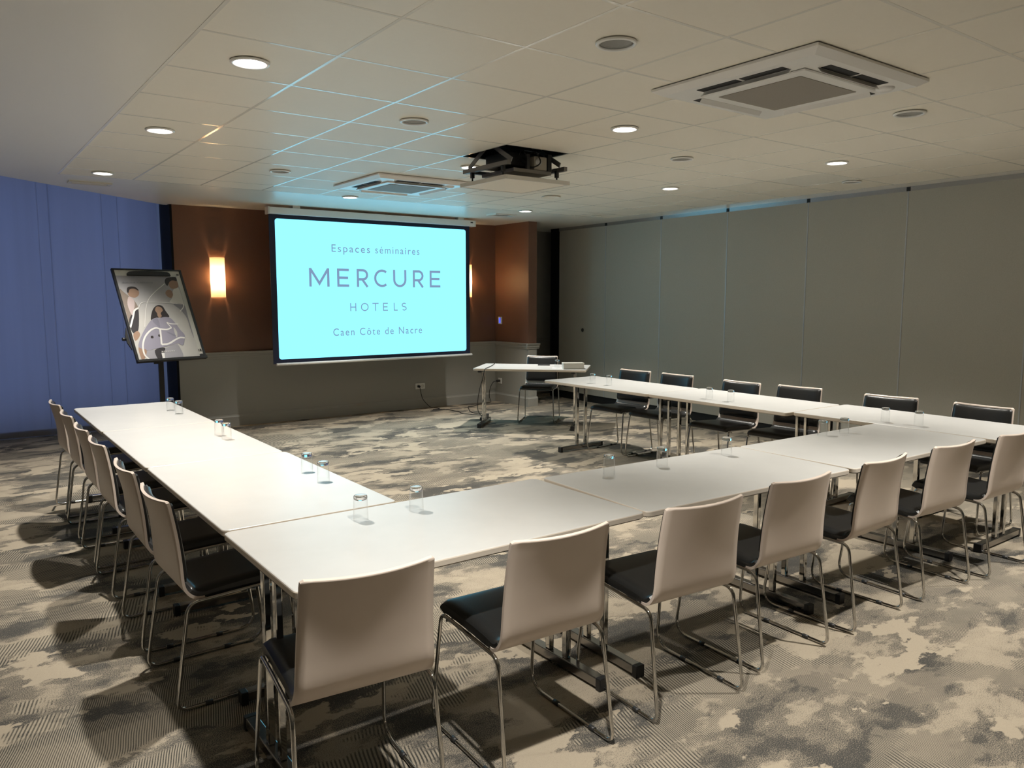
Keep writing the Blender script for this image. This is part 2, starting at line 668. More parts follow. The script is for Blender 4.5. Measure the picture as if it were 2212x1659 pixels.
def moulding(y, z0, x0, x1):
    return [((x0, x1), z0)]


def rail_profile():
    # (out, z) chair rail
    return [(0.0, 0.845), (0.012, 0.845), (0.014, 0.865), (0.022, 0.872), (0.022, 0.892), (0.034, 0.905), (0.040, 0.918), (0.040, 0.925), (0.0, 0.925)]


def base_profile():
    return [(0.0, 0.0), (0.018, 0.0), (0.018, 0.115), (0.010, 0.128), (0.006, 0.142), (0.0, 0.142)]


XP, YP = 6.85, 8.92            # stub wall on the right of the screen
rp, bp_ = rail_profile(), base_profile()


def run_profile(name, prof, m):
    b = MB()
    # along the back wall, up to the stub wall
    b.prism([(2.25, YW - 0.004 - o, z) for o, z in prof], (XP - 2.25, 0, 0))
    # along the stub wall face, round its end
    b.prism([(XP - o, YW - 0.004, z) for o, z in prof], (0, YP - YW + 0.004 - 0.0, 0))
    b.prism([(XP - 0.04 if name == 'trim_1' else XP - 0.018, YP - o, z) for o, z in prof], (0.15 + (0.08 if name == 'trim_1' else 0.036), 0, 0))
    # inside the recess beyond
    b.prism([(XP + 0.153, YW + 0.456 - o, z) for o, z in prof], (1.50, 0, 0))
    return structure(b.build(name, m))


run_profile('trim_1', rp, M['panel_paint'])
run_profile('baseboard_back', bp_, M['panel_paint'])
ws = MB()
ws.bx(XP, XP + 0.15, YP, YW, 0.90, CEIL)
ws.mi = 1
ws.bx(XP - 0.003, XP + 0.153, YP - 0.003, YW, 0.0, 0.90)
structure(ws.build('wall_stub', [M['brown'], M['panel_paint']]))

# folding partition along the right side
wr = bpy.data.objects.new('wall_right', None)
COL.objects.link(wr)
structure(wr)
seams = [9.53, 8.417, 7.296, 6.173, 5.052, 3.937, 2.82, 1.70, 0.58, -0.54, -2.15]
dirn = Vector((0.0415, 1, 0)).normalized()
for i in range(len(seams) - 1):
    ya, yb = seams[i + 1], seams[i]
    q = MB()
    pts = [(part_x(ya + 0.006), ya + 0.006, 0.115), (part_x(yb - 0.006), yb - 0.006, 0.115), (part_x(yb - 0.006), yb - 0.006, CEIL - 0.045), (part_x(ya + 0.006), ya + 0.006, CEIL - 0.045)]
    q.prism(pts, (0.09, 0, 0))
    pn = q.build('partition_panel', M['partition'], wr)
    e = MB()
    e.prism([(part_x(ya) - 0.003, ya - 0.005, 0.115), (part_x(ya) - 0.003, ya + 0.007, 0.115), (part_x(ya) - 0.003, ya + 0.007, CEIL - 0.045), (part_x(ya) - 0.003, ya - 0.005, CEIL - 0.045)], (0.05, 0, 0))
    e.build('edge_profile', M['profile'], pn)
    h = MB()
    h.bx(part_x(ya) - 0.004, part_x(ya) + 0.03, ya - 0.012, ya + 0.02, CEIL - 0.045, CEIL - 0.004)
    h.build('hanger', M['black'], pn)
s = MB()
s.prism([(part_x(-2.15) + 0.02, -2.15, 0), (part_x(9.6) + 0.02, 9.6, 0), (part_x(9.6) + 0.02, 9.6, 0.13), (part_x(-2.15) + 0.02, -2.15, 0.13)], (0.05, 0, 0))
s.build('bottom_seal', M['rubber'], wr)
s = MB()
s.prism([(part_x(-2.15) + 0.004, -2.15, CEIL - 0.05), (part_x(9.7) + 0.004, 9.7, CEIL - 0.05), (part_x(9.7) + 0.004, 9.7, CEIL), (part_x(-2.15) + 0.004, -2.15, CEIL)], (0.08, 0, 0))
s.build('top_track', M['track'], wr)
s = MB()
s.bx(part_x(9.6) - 0.0, part_x(9.6) + 0.09, 9.545, 9.745, 0, CEIL - 0.002)
s.build('jamb_post', M['jamb'], wr)
s = MB()
s.bx(part_x(9) + 0.14, XR + 0.1, YB, 9.75, 0, ZT)
s.bx(XR, XR + 0.1, 9.75, 10.72, 0, ZT)
s.build('wall_core', M['panel_paint'], wr)
lk = MB()
lk.lathe([(0.0, 0.012), (0.016, 0.012), (0.018, 0.006), (0.026, 0.006), (0.028, 0.0)], 24)
lo = lk.build('lock_ring', M['black'], wr)
lo.location = (part_x(8.93) - 0.001, 8.93, 1.093)
lo.rotation_euler = (0, -PI / 2, 0)

# window bay on the left, behind the curtain panels
YC = 10.28
w1 = bpy.data.objects.new('window_1', None)
COL.objects.link(w1)
structure(w1)
f = MB()
f.bx(XL, 2.3, 10.62, 10.72, 0.0, 0.16).bx(XL, 2.3, 10.62, 10.72, ZT - 0.25, ZT)
for x in (XL + 0.04, -1.1, 0.0, 1.1, 2.24):
    f.bx(x - 0.03, x + 0.03, 10.63, 10.70, 0.16, ZT - 0.25)
f.build('window_frame', M['white'], w1)
MB().bx(XL, 2.3, 10.66, 10.668, 0.16, ZT - 0.25).build('window_glass', M['pane'], w1)
structure(MB().bx(2.25, 8.6, 10.2, 10.72, 0.0, ZT).build('wall_outer', M['panel_paint']))

# ------------------------------------------------------------------ curtain panels
cx = [-2.19, -1.1, -0.45, 0.18, 0.955, 1.062, 1.60, 1.765, 2.205]
places = ['far left, outside the picture edge', '', '', 'leftmost of those in sight', 'narrow, second from the left', 'widest, behind the left table row', 'narrow, just left of the flip chart pole', 'behind the flip chart, against the wall edge']
labs = ['blue translucent curtain panel furthest left along the window',
        'blue translucent curtain panel second along the window from the left',
        'blue translucent curtain panel third along the window from the left',
        'blue translucent curtain panel at the left edge of the photo',
        'narrow darker blue strip of curtain right of the leftmost panel',
        'wide blue translucent curtain panel between the narrow strip and the flip chart',
        'narrow blue curtain panel behind the left side of the flip chart',
        'blue curtain panel behind the flip chart against the dark wall edge']
for i in range(8):
    a, b = cx[i], cx[i + 1]
    c = MB()
    n = max(4, int((b - a) / 0.03))
    dy = [0.0, 0.004, 0.0, 0.004, 0.008, 0.0, 0.005, 0.001][i]
    front, back = [], []
    for k in range(n + 1):
        x = a + (b - a + (0.004 if i != 7 else -0.006)) * k / n
        y = YC + dy + 0.0015 * math.sin(x * 11) + 0.0008 * math.sin(x * 23 + 1)
        front.append((x, y))
    vs = [[c.bm.verts.new((x, y, z)) for (x, y) in front] for z in (0.012, 0.085, 0.09, 1.0, 2.0, 3.05)]
    for r in range(5):
        for k in range(n):
            fc = c.bm.faces.new((vs[r][k], vs[r][k + 1], vs[r + 1][k + 1], vs[r + 1][k]))
            fc.smooth = True
            fc.material_index = 0
    o = c.build('curtain_panel', [M['curtain']])
    tag(o, labs[i], 'curtain', 'blue curtain panels along the window')
    h = MB()
    h.bx(a + 0.006, b - 0.002, YC + dy + 0.012, YC + dy + 0.017, 0.012, 0.09)
    h.build('weighted_hem', M['panel_paint'], o)
    h = MB()
    h.bx(a + 0.006, b - 0.002, YC + dy - 0.006, YC + dy + 0.012, 3.03, 3.07)
    h.build('top_rail', M['alu'], o)
tr = MB()
tr.bx(XL, 2.24, YC - 0.02, YC + 0.06, 3.07, 3.11)
structure(tr.build('trim_2', M['alu']))
tr = MB()
tr.bx(XL, 2.24, YC - 0.02, YC + 0.06, 3.11, ZT - 0.02)
structure(tr.build('trim_3', M['plaster']))

# ------------------------------------------------------------------ downlights
nth = {0: 'nearest', 1: 'middle', 2: 'farthest'}
lit_lab = {(0, 0): 'over the left table row, nearest the camera', (0, 1): 'over the left table row, middle one', (0, 2): 'at the far left corner beside the slot vent',
           (1, 0): 'in the middle row, nearest the camera', (1, 1): 'just left of the projector lift opening', (1, 2): 'in front of the screen casing',
           (2, 2): 'farthest right, between screen and partition', (2, 1): 'over the right table row, middle one', (2, 0): 'over the right table row, nearest the camera', (0, -1): 'above the near left corner, outside the picture', (1, -1): 'above the near row of chairs, just outside the picture', (2, -1): 'above the near right corner, outside the picture'}
order = [(0, 0), (0, 1), (0, 2), (1, 0), (1, 1), (1, 2), (2, 2), (2, 1), (2, 0), (0, -1), (1, -1), (2, -1)]


def trim_ring(parent):
    b = MB()
    b.lathe([(0.071, 0.0), (0.088, 0.0), (0.088, -0.004), (0.084, -0.009), (0.074, -0.009), (0.068, 0.004)], 40, closed=True)
    return b.build('trim_ring', M['white_gloss'], parent)


def can(parent, depth=0.11):
    b = MB()
    b.lathe([(0.069, 0.0), (0.064, 0.03), (0.050, depth - 0.01), (0.0, depth)], 32)
    return b.build('reflector', M['reflector'], parent)


for k, (x, y) in enumerate(LIT):
    r = thing('downlight', 'lit round recessed downlight ' + lit_lab[order[k]], 'ceiling light', (x, y, CEIL - 0.006), 0, 'lit ceiling downlights')
    trim_ring(r)
    can(r)
    b = MB()
    b.lathe([(0.067, 0.004), (0.060, -0.002), (0.0, -0.005)], 32)
    b.build('lens', M['lens'], r)
    ld = bpy.data.lights.new('downlight_lamp', 'SPOT')
    ld.energy = LAMP_W
    ld.color = (1.0, 0.955, 0.875)
    ld.spot_size = math.radians(94)
    ld.spot_blend = 1.0
    ld.shadow_soft_size = 0.032
    lo = bpy.data.objects.new('downlight_lamp', ld)
    COL.objects.link(lo)
    lo.parent = r
    lo.location = (0, 0, -0.06)

un_lab = ['nearest the camera, left of the big air conditioner', 'second from the camera, left of the projector opening', 'above the left side of the projection screen',
          'right of the projector opening', 'right of the big air conditioner', 'near the partition, seen edge on']
for k, (x, y) in enumerate(UNLIT):
    r = thing('downlight', 'unlit round recessed downlight ' + un_lab[k], 'ceiling light', (x, y, CEIL - 0.006), 0, 'unlit ceiling downlights')
    trim_ring(r)
    can(r)
    b = MB()
    b.lathe([(0.0, 0.055), (0.018, 0.06), (0.028, 0.085), (0.026, 0.10)], 20)
    b.build('bulb', M['white_gloss'], r)

for (x, y, rr, lab) in ((5.353, 6.58, 0.10, 'flat round ceiling speaker cover behind the projector lift'), (7.10, 7.777, 0.07, 'small flat round ceiling plate near the first partition panels')):
    b = MB()
    b.lathe([(0.0, -0.004), (rr - 0.012, -0.004), (rr - 0.010, -0.007), (rr, -0.006), (rr + 0.002, 0.0)], 36)
    o = b.build('ceiling_speaker', M['tile'])
    o.location = (x, y, CEIL - 0.0085)
    tag(o, lab, 'ceiling speaker')


# ------------------------------------------------------------------ air-conditioning cassettes
def cassette(loc, rz, label):
    r = thing('air_conditioner', label, 'air conditioner', loc, rz, 'ceiling air conditioners')
    h = 0.475
    b = MB()
    # bevelled outer panel as a frame: outer edge at the ceiling, lower face 35 mm below
    lo, zi = 0.435, -0.035
    outer = [(-h, -h), (h, -h), (h, h), (-h, h)]
    fo = [(-lo, -lo), (lo, -lo), (lo, lo), (-lo, lo)]
    fi = [(-0.245, -0.245), (0.245, -0.245), (0.245, 0.245), (-0.245, 0.245)]
    va = [b.bm.verts.new((x, y, 0.0)) for x, y in outer]
    vb = [b.bm.verts.new((x, y, -0.012)) for x, y in outer]
    vc = [b.bm.verts.new((x, y, zi)) for x, y in fo]
    vd = [b.bm.verts.new((x, y, zi)) for x, y in fi]
    ve = [b.bm.verts.new((x, y, zi + 0.02)) for x, y in fi]
    for A, B in ((va, vb), (vb, vc), (vc, vd), (vd, ve)):
        for k in range(4):
            b.bm.faces.new((A[k], A[(k + 1) % 4], B[(k + 1) % 4], B[k]))
    b.build('panel', M['white_gloss'], r)
    q = MB()
    q.bx(-0.30, 0.30, -0.30, 0.30, zi - 0.012, zi - 0.001, bevel=0.004)
    q.build('intake_frame', M['white_gloss'], r)
    q = MB()
    q.bx(-0.235, 0.235, -0.235, 0.235, zi - 0.0145, zi - 0.0121)
    q.build('intake_grille', M['grey_mesh'], r)
    for k in range(4):
        rot = Euler((0, 0, k * PI / 2))
        q = MB()
        for sx in (-1, 1):
            q.box(rot.to_matrix() @ Vector((sx * 0.128, -0.368, zi - 0.0005)), (0.235, 0.050, 0.003), rot)
        s_ = q.build('air_slot', M['slot'], r)
        q = MB()
        mt = rot.to_matrix() @ Euler((math.radians(-38), 0, 0)).to_matrix()
        q.box(rot.to_matrix() @ Vector((0, -0.338, zi - 0.011)), (0.50, 0.003, 0.026), mt.to_euler())
        q.build('louvre', M['white_gloss'], r)
    q = MB()
    q.lathe([(0.0, -0.016), (0.03, -0.015), (0.045, -0.004), (0.046, 0.0)], 20, c=(0.33, -0.33, zi))
    q.build('sensor', M['white_gloss'], r)
    return r


cassette((3.515, 2.445, CEIL - 0.006), math.radians(0), 'large square ceiling air conditioner near the camera, right of the projector opening')
cassette((3.60, 6.67, CEIL - 0.006), math.radians(0), 'square ceiling air conditioner in front of the projection screen, tinted cyan')


def slot_vent(x, y, w, d, label):
    r = thing('slot_vent', label, 'vent', (x, y, CEIL), 0, 'ceiling slot vents')
    b = MB()
    b.bx(-w / 2, w / 2, -d / 2, -d / 2 + 0.03, -0.014, 0).bx(-w / 2, w / 2, d / 2 - 0.03, d / 2, -0.014, 0)
    b.bx(-w / 2, -w / 2 + 0.03, -d / 2 + 0.03, d / 2 - 0.03, -0.014, 0).bx(w / 2 - 0.03, w / 2, -d / 2 + 0.03, d / 2 - 0.03, -0.014, 0)
    b.build('vent_frame', M['white'], r)
    b = MB()
    b.bx(-w / 2 + 0.03, w / 2 - 0.03, -d / 2 + 0.03, d / 2 - 0.03, -0.004, -0.001)
    b.build('vent_slot', M['slot'], r)
    b = MB()
    b.box((0, d / 2 - 0.045, -0.008), (w - 0.062, 0.004, 0.012), Euler((0.5, 0, 0)))
    b.build('blade', M['white'], r)
    return r


slot_vent(1.22, 8.37, 0.36, 0.15, 'short ceiling slot vent beside the curtain in the far left corner')
slot_vent(6.02, 8.42, 0.34, 0.22, 'short ceiling slot vent right of the screen casing, before the brown stub wall')

# ------------------------------------------------------------------ projector lift and projector
lift = thing('projector_lift', 'grey scissor lift hanging from the square ceiling opening with lowered tile', 'projector lift', (3.587, 4.85, 0))
zt = 2.435
b = MB()
b.bx(-0.2849, 0.2849, -0.2849, 0.2849, zt, zt + 0.022)
b.build('lowered_tile', M['tile'], lift)
b = MB()
for sx in (-1, 1):
    xa_, xb_ = sorted((sx * 0.299, sx * 0.285))
    b.bx(xa_, xb_, -0.297, 0.297, zt - 0.003, zt + 0.026)
    b.bx(-0.285, 0.285, xa_, xb_, zt - 0.003, zt + 0.026)
b.build('tile_frame', M['white'], lift)
b = MB()
for (x, y) in ((-0.25, -0.2), (-0.25, 0.2), (0.25, -0.2), (0.25, 0.2)):
    b = MB()
    b.cyl((x, y, zt + 0.02), (x, y, 2.56), 0.006, 8)
    b.bx(x - 0.02, x + 0.02, y - 0.02, y + 0.02, zt + 0.02, zt + 0.035)
    b.bx(x - 0.012, x + 0.012, y - 0.012, y + 0.012, zt + 0.06, zt + 0.11)
    b.build('hanger_rod', M['dark_grey'], lift)
b = MB()
for sx in (-1, 1):
    b.bx(sx * 0.262 - 0.016, sx * 0.262 + 0.016, -0.29, 0.29, 2.535, 2.565)
b.bx(-0.246, 0.246, 0.245, 0.275, 2.537, 2.562)
b.bx(-0.246, 0.246, 0.02, 0.05, 2.537, 2.562)
b.build('carrier_frame', M['steel'], lift)
for sx in (-1, 1):
    b = MB()
    for s1, off in ((-1, 0.0), (1, 0.012)):
        a_, c_ = Vector((sx * (0.235 - off), -0.27 * s1, 2.575)), Vector((sx * (0.235 - off), 0.24 * s1, 2.86))
        d_ = c_ - a_
        b.box((a_ + c_) / 2, (0.008, d_.length, 0.034), Euler((math.atan2(d_.z, d_.y) if d_.y > 0 else math.atan2(-d_.z, -d_.y), 0, 0)))
        a2, c2 = Vector((sx * (0.235 - off), 0.24 * s1, 2.86)), Vector((sx * (0.235 - off), -0.24 * s1, 3.08))
        d_ = c2 - a2
        b.box((a2 + c2) / 2, (0.008, d_.length, 0.034), Euler((math.atan2(d_.z, d_.y) if d_.y > 0 else math.atan2(-d_.z, -d_.y), 0, 0)))
    b.build('scissor_arm', M['steel'], lift)
b = MB()
b.cyl((-0.235, 0.0, 2.715), (0.235, 0.0, 2.715), 0.009, 10)
b.bx(-0.24, 0.24, 0.18, 0.23, 2.80, 2.83)
b.build('cross_shaft', M['dark_grey'], lift)
b = MB()
b.bx(-0.28, 0.28, -0.26, 0.26, 3.07, 3.10)
b.build('top_plate', M['dark_grey'], lift)

proj = thing('projector', 'beige and black projector carried inside the ceiling lift', 'projector', (3.587, 4.85, 0))
b = MB()
b.bx(-0.15, 0.16, -0.13, 0.17, 2.563, 2.665, bevel=0.008)
b.build('body', M['black'], proj)
b = MB()
b.bx(0.035, 0.155, -0.20, -0.132, 2.535, 2.635, bevel=0.006)
bf = b.build('rear_cover', M['beige'], proj)
b = MB()
b.lathe([(0.0, 0.004), (0.026, 0.004), (0.028, 0.0)], 20)
fo_ = b.build('fan_grille', M['reflector'], bf)
fo_.location = (0.075, -0.2005, 2.595)
fo_.rotation_euler = (PI / 2, 0, 0)
b = MB()
b.cyl((-0.05, 0.165, 2.63), (-0.05, 0.205, 2.63), 0.035, 20)
b.build('lens_barrel', M['dark_grey'], proj)
b = MB()
b.tube(smooth_path([(0.02, -0.13, 2.64), (0.03, -0.21, 2.66), (0.06, -0.24, 2.60), (0.045, -0.235, 2.565), (0.0, -0.2, 2.55), (-0.04, -0.14, 2.595)], 6), 0.005, 8)
b.tube(smooth_path([(-0.05, -0.13, 2.64), (-0.07, -0.19, 2.67), (-0.05, -0.22, 2.62), (-0.02, -0.18, 2.61), (-0.02, -0.13, 2.625)], 6), 0.005, 8)
b.build('signal_cable', M['cable'], proj)
b = MB()
b.bx(-0.17, 0.18, -0.22, 0.19, 2.505, 2.530)
b.build('carrier_tray', M['steel'], lift)
b = MB()
b.bx(0.165, 0.20, -0.20, -0.165, 2.530, 2.66)
b.bx(-0.04, -0.015, -0.21, -0.19, 2.530, 2.64)
b.build('upright', M['dark_grey'], lift)

# ------------------------------------------------------------------ projection screen
YS = 9.10
scr = thing('projection_screen', 'large pull-down projection screen lit cyan with grey hotel lettering', 'projection screen', (4.58, YS, 0))
cx0 = 4.58
b = MB()
b.bx(3.155 - cx0, 6.020 - cx0, -0.05, 0.06, 2.560, 2.638, bevel=0.006)
cas = b.build('casing', M['white_gloss'], scr)
b = MB()
for x in (3.155, 6.020):
    b.bx(x - cx0 - 0.012, x - cx0 + 0.012, -0.054, 0.064, 2.556, 2.642, bevel=0.004)
b.build('casing_end', M['white'], cas)
b = MB()
b.bx(5.945 - cx0, 5.985 - cx0, -0.0515, -0.050, 2.603, 2.618)
b.build('maker_plate', M['dark_grey'], cas)
for x in (3.49, 5.80):
    b = MB()
    b.bx(x - 0.045 - cx0, x + 0.045 - cx0, -0.04, 0.05, 2.636, CEIL)
    b.build('ceiling_bracket', M['white'], scr)
b = MB()
b.bx(3.236 - 0.072 - cx0, 5.895 + 0.062 - cx0, 0.0, 0.004, 0.80, 2.565)
b.build('black_border', M['screen_border'], scr)


def round_rect(x0, x1, z0, z1, r, y, n=5):
    pts = []
    for (cx_, cz, a0) in ((x1 - r, z1 - r, 0), (x0 + r, z1 - r, PI / 2), (x0 + r, z0 + r, PI), (x1 - r, z0 + r, 1.5 * PI)):
        for k in range(n + 1):
            a = a0 + PI / 2 * k / n
            pts.append((cx_ + r * math.cos(a), y, cz + r * math.sin(a)))
    return pts


b = MB()
b.prism(round_rect(3.236 - cx0, 5.895 - cx0, 0.853, 2.513, 0.03, -0.001), (0, 0.002, 0))
pic = b.build('picture', M['picture'], scr)
b = MB()
b.tube([(3.20 - cx0, -0.002, 0.793), (5.985 - cx0, -0.002, 0.793)], 0.0165, 16)
b.build('bottom_bar', M['white_gloss'], scr)


# lettering strokes: ribbons in the picture plane
def ribbon(b, pts, w, y):
    P = [Vector((p[0], p[1])) for p in pts]
    L, R = [], []
    for i in range(len(P)):
        if i == 0:
            d = P[1] - P[0]
        elif i == len(P) - 1:
            d = P[-1] - P[-2]
        else:
            d = (P[i] - P[i - 1]).normalized() + (P[i + 1] - P[i]).normalized()
        d = d.normalized()
        nrm = Vector((-d.y, d.x))
        k = 1.0
        if 0 < i < len(P) - 1:
            c = nrm.dot(Vector((-(P[i] - P[i - 1]).normalized().y, (P[i] - P[i - 1]).normalized().x)))
            k = min(1.0 / max(c, 0.4), 2.2)
        L.append(P[i] + nrm * w / 2 * k)
        R.append(P[i] - nrm * w / 2 * k)
    lv = [b.bm.verts.new((p.x, y, p.y)) for p in L]
    rv = [b.bm.verts.new((p.x, y, p.y)) for p in R]
    for i in range(len(P) - 1):
        b.bm.faces.new((lv[i], lv[i + 1], rv[i + 1], rv[i]))


def arc(cx_, cz, rx, rz, a0, a1, n=20):
    return [(cx_ + rx * math.cos(math.radians(a0 + (a1 - a0) * k / n)), cz + rz * math.sin(math.radians(a0 + (a1 - a0) * k / n))) for k in range(n + 1)]


def letter(b, ch, x0, x1, z0, z1, w, y):
    h, wd = z1 - z0, x1 - x0
    i0, i1, j0, j1 = x0 + w / 2, x1 - w / 2, z0 + w / 2, z1 - w / 2
    R = lambda pts: ribbon(b, pts, w, y)
    if ch == 'M':
        R([(i0, z0), (i0, z1)])
        R([(i1, z0), (i1, z1)])
        R([(i0, z1 - w * 0.2), ((x0 + x1) / 2, z0 + w * 1.25), (i1, z1 - w * 0.2)])
    elif ch == 'E':
        R([(i0, z0), (i0, z1)])
        R([(x0, j0), (x1, j0)])
        R([(x0, j1), (x1, j1)])
        R([(x0, (z0 + z1) / 2), (x1 - wd * 0.08, (z0 + z1) / 2)])
    elif ch == 'R':
        R([(i0, z0), (i0, z1)])
        zm = z0 + h * 0.42
        rr = (j1 - zm) / 2
        R([(x0, j1), (i1 - rr, j1)] + arc(i1 - rr, j1 - rr, rr, rr, 90, -90, 12)[1:] + [(x0, zm)])
        R([(i0 + wd * 0.38, zm), (x1 - w * 0.35, z0)])
    elif ch == 'C':
        R(arc(x0 + h / 2, (z0 + z1) / 2, h / 2 - w / 2, h / 2 - w / 2, 52, 308, 28))
    elif ch == 'U':
        r = (i1 - i0) / 2
        R([(i0, z1), (i0, z0 + r + w / 2)] + arc(i0 + r, z0 + r + w / 2, r, r, 180, 360, 16)[1:] + [(i1, z1)])
    elif ch == 'H':
        R([(i0, z0), (i0, z1)])
        R([(i1, z0), (i1, z1)])
        R([(i0, (z0 + z1) / 2), (i1, (z0 + z1) / 2)])
    elif ch == 'O':
        R(arc((x0 + x1) / 2, (z0 + z1) / 2, wd / 2 - w / 2, h / 2 - w / 2, 0, 360, 32))
    elif ch == 'T':
        R([(x0, j1), (x1, j1)])
        R([((x0 + x1) / 2, z0), ((x0 + x1) / 2, z1)])
    elif ch == 'L':
        R([(i0, z0), (i0, z1)])
        R([(x0, j0), (x1, j0)])
    elif ch == 'S':
        q = (h - w) / 4
        rx = wd / 2 - w / 2
        xm = (x0 + x1) / 2
        R(arc(xm, j1 - q, rx, q, 35, 270, 14) + arc(xm, j0 + q, rx, q, 90, -145, 14)[1:])


b = MB()
for ch, (xa, xb) in zip('MERCURE', [(3.635, 3.896), (3.996, 4.156), (4.26, 4.418), (4.5, 4.685), (4.771, 4.965), (5.061, 5.223), (5.317, 5.484)]):
    letter(b, ch, xa - cx0, xb - cx0, 1.722, 1.947, 0.031, -0.003)
b.build('hotel_name_lettering', M['picture_text'], pic)
b = MB()
for ch, (xa, xb) in zip('HOTELS', [(4.162, 4.245), (4.308, 4.415), (4.468, 4.557), (4.618, 4.689), (4.773, 4.831), (4.89, 4.963)]):
    letter(b, ch, xa - cx0, xb - cx0, 1.418, 1.521, 0.0135, -0.003)
b.build('hotels_lettering', M['picture_text'], pic)


def text_mesh(body, space=1.2):
    cu = bpy.data.curves.new('txt', 'FONT')
    cu.body = body
    cu.space_character = space
    cu.offset = 0.006
    tmp = bpy.data.objects.new('txt', cu)
    COL.objects.link(tmp)
    bpy.context.view_layer.update()
    dg = bpy.context.evaluated_depsgraph_get()
    me = bpy.data.meshes.new_from_object(tmp.evaluated_get(dg))
    bpy.data.objects.remove(tmp)
    bpy.data.curves.remove(cu)
    return me


def place_text(name, body, x0, x1, zb, cap, y, material, parent, space=1.2):
    me = text_mesh(body, space)
    me.name = name
    xs_ = [v.co.x for v in me.vertices]
    ref = text_mesh('E')
    hcap = max(v.co.y for v in ref.vertices)
    bpy.data.meshes.remove(ref)
    mn, mx = min(xs_), max(xs_)
    for v in me.vertices:
        v.co = Vector((x0 + (v.co.x - mn) / (mx - mn) * (x1 - x0), y, zb + v.co.y / hcap * cap))
    me.materials.clear()
    me.materials.append(material)
    o = bpy.data.objects.new(name, me)
    COL.objects.link(o)
    o.parent = parent
    return o


place_text('rooms_lettering', 'Espaces', 3.933 - cx0, 4.450 - cx0, 2.150, 0.090, -0.003, M['picture_text'], pic, 1.25)
place_text('seminar_lettering', 's\u00e9minaires', 4.523 - cx0, 5.165 - cx0, 2.150, 0.090, -0.003, M['picture_text'], pic, 1.25)
place_text('town_lettering', 'Caen C\u00f4te de Nacre', 3.928 - cx0, 5.190 - cx0, 1.116, 0.090, -0.003, M['picture_text'], pic, 1.25)


# ------------------------------------------------------------------ wall lamps
def sconce(x, label):
    r = thing('wall_lamp', label, 'wall lamp', (x, YW, 1.83), 0, 'half round wall lamps')
    b = MB()
    hw, d, hh = 0.086, 0.092, 0.238
    n = 20
    vs = []
    for z in (-hh, -0.13, 0.0, 0.13, hh):
        vs.append([b.bm.verts.new((hw * math.cos(PI + PI * k / n), d * math.sin(PI + PI * k / n) - 0.004, z)) for k in range(n + 1)])
    for i in range(4):
        for k in range(n):
            f_ = b.bm.faces.new((vs[i][k], vs[i][k + 1], vs[i + 1][k + 1], vs[i + 1][k]))
            f_.smooth = True
    sh = b.build('shade', M['shade'], r)
    for z in (-hh + 0.012, hh - 0.012):  # half-disc caps added to weaken the light spilling up and down the wall
        b = MB()
        pts_ = [(0.80 * hw * math.cos(PI + PI * k / n), 0.80 * d * math.sin(PI + PI * k / n) - 0.006, z) for k in range(n + 1)]
        b.poly(pts_)
        b.build('added_diffuser', M['shade'], r)
    b = MB()
    b.bx(-0.07, 0.07, -0.012, -0.002, -0.17, 0.17)
    b.build('back_plate', M['white'], r)
    b = MB()
    b.lathe([(0.0, -0.075), (0.014, -0.07), (0.018, -0.03), (0.018, 0.04), (0.013, 0.055), (0.013, 0.085), (0.0, 0.087)], 16, c=(0, -0.042, -0.02))
    b.build('bulb', M['lens'], r)
    ld = bpy.data.lights.new('wall_lamp_light', 'POINT')
    ld.energy = SCONCE_W
    ld.color = (1.0, 0.62, 0.30)
    ld.shadow_soft_size = 0.045
    lo = bpy.data.objects.new('wall_lamp_light', ld)
    COL.objects.link(lo)
    lo.parent = r
    lo.location = (0, -0.055, 0.0)
    return r


sconce(2.74, 'glowing half-round wall lamp left of the projection screen')
sconce(6.315, 'glowing wall lamp half hidden behind the right edge of the projection screen')

# ------------------------------------------------------------------ small wall fittings
ou = thing('wall_socket', 'white double wall socket under the screen with a black plug', 'socket', (5.515, YW - 0.004, 0.318))
b = MB()
b.bx(-0.077, 0.077, -0.010, 0.0, -0.042, 0.042, bevel=0.003)
b.build('socket_plate', M['white_gloss'], ou)
b = MB()
for x in (-0.036, 0.036):
    b.lathe([(0.0, 0.0), (0.021, 0.0), (0.024, 0.002), (0.026, 0.0)], 24, c=(0, 0, 0))
    for v in b.bm.verts:
        pass
for i, v in enumerate(b.bm.verts):
    pass
b.bm.free()
for x in (-0.036, 0.036):
    b = MB()
    b.lathe([(0.0, 0.001), (0.020, 0.001), (0.024, 0.003), (0.027, 0.0)], 24)
    o = b.build('socket_ring', M['white'], ou)
    o.location = (x, -0.0105, 0)
    o.rotation_euler = (PI / 2, 0, 0)
ou2 = thing('wall_socket', 'white single wall socket low on the stub wall behind the desk', 'socket', (XP - 0.003, 9.62, 0.322))
b = MB()
b.bx(-0.010, 0.0, -0.042, 0.042, -0.042, 0.042, bevel=0.003)
b.build('socket_plate', M['white_gloss'], ou2)
b = MB()
b.lathe([(0.0, 0.001), (0.020, 0.001), (0.024, 0.003), (0.027, 0.0)], 24)
o = b.build('socket_ring', M['white'], ou2)
o.location = (-0.0105, 0, 0)
o.rotation_euler = (0, -PI / 2, 0)
th = thing('room_thermostat', 'small white wall controller with blue display on the brown stub wall', 'thermostat', (XP, 9.617, 1.243))
b = MB()
b.bx(-0.014, 0.0, -0.045, 0.045, -0.055, 0.055, bevel=0.004)
b.build('case', M['white_gloss'], th)
b = MB()
b.bx(-0.0160, -0.0141, -0.022, 0.022, -0.040, 0.040)
b.build('display', M['screen_blue'], th)


# ------------------------------------------------------------------ tables
TH = 0.74


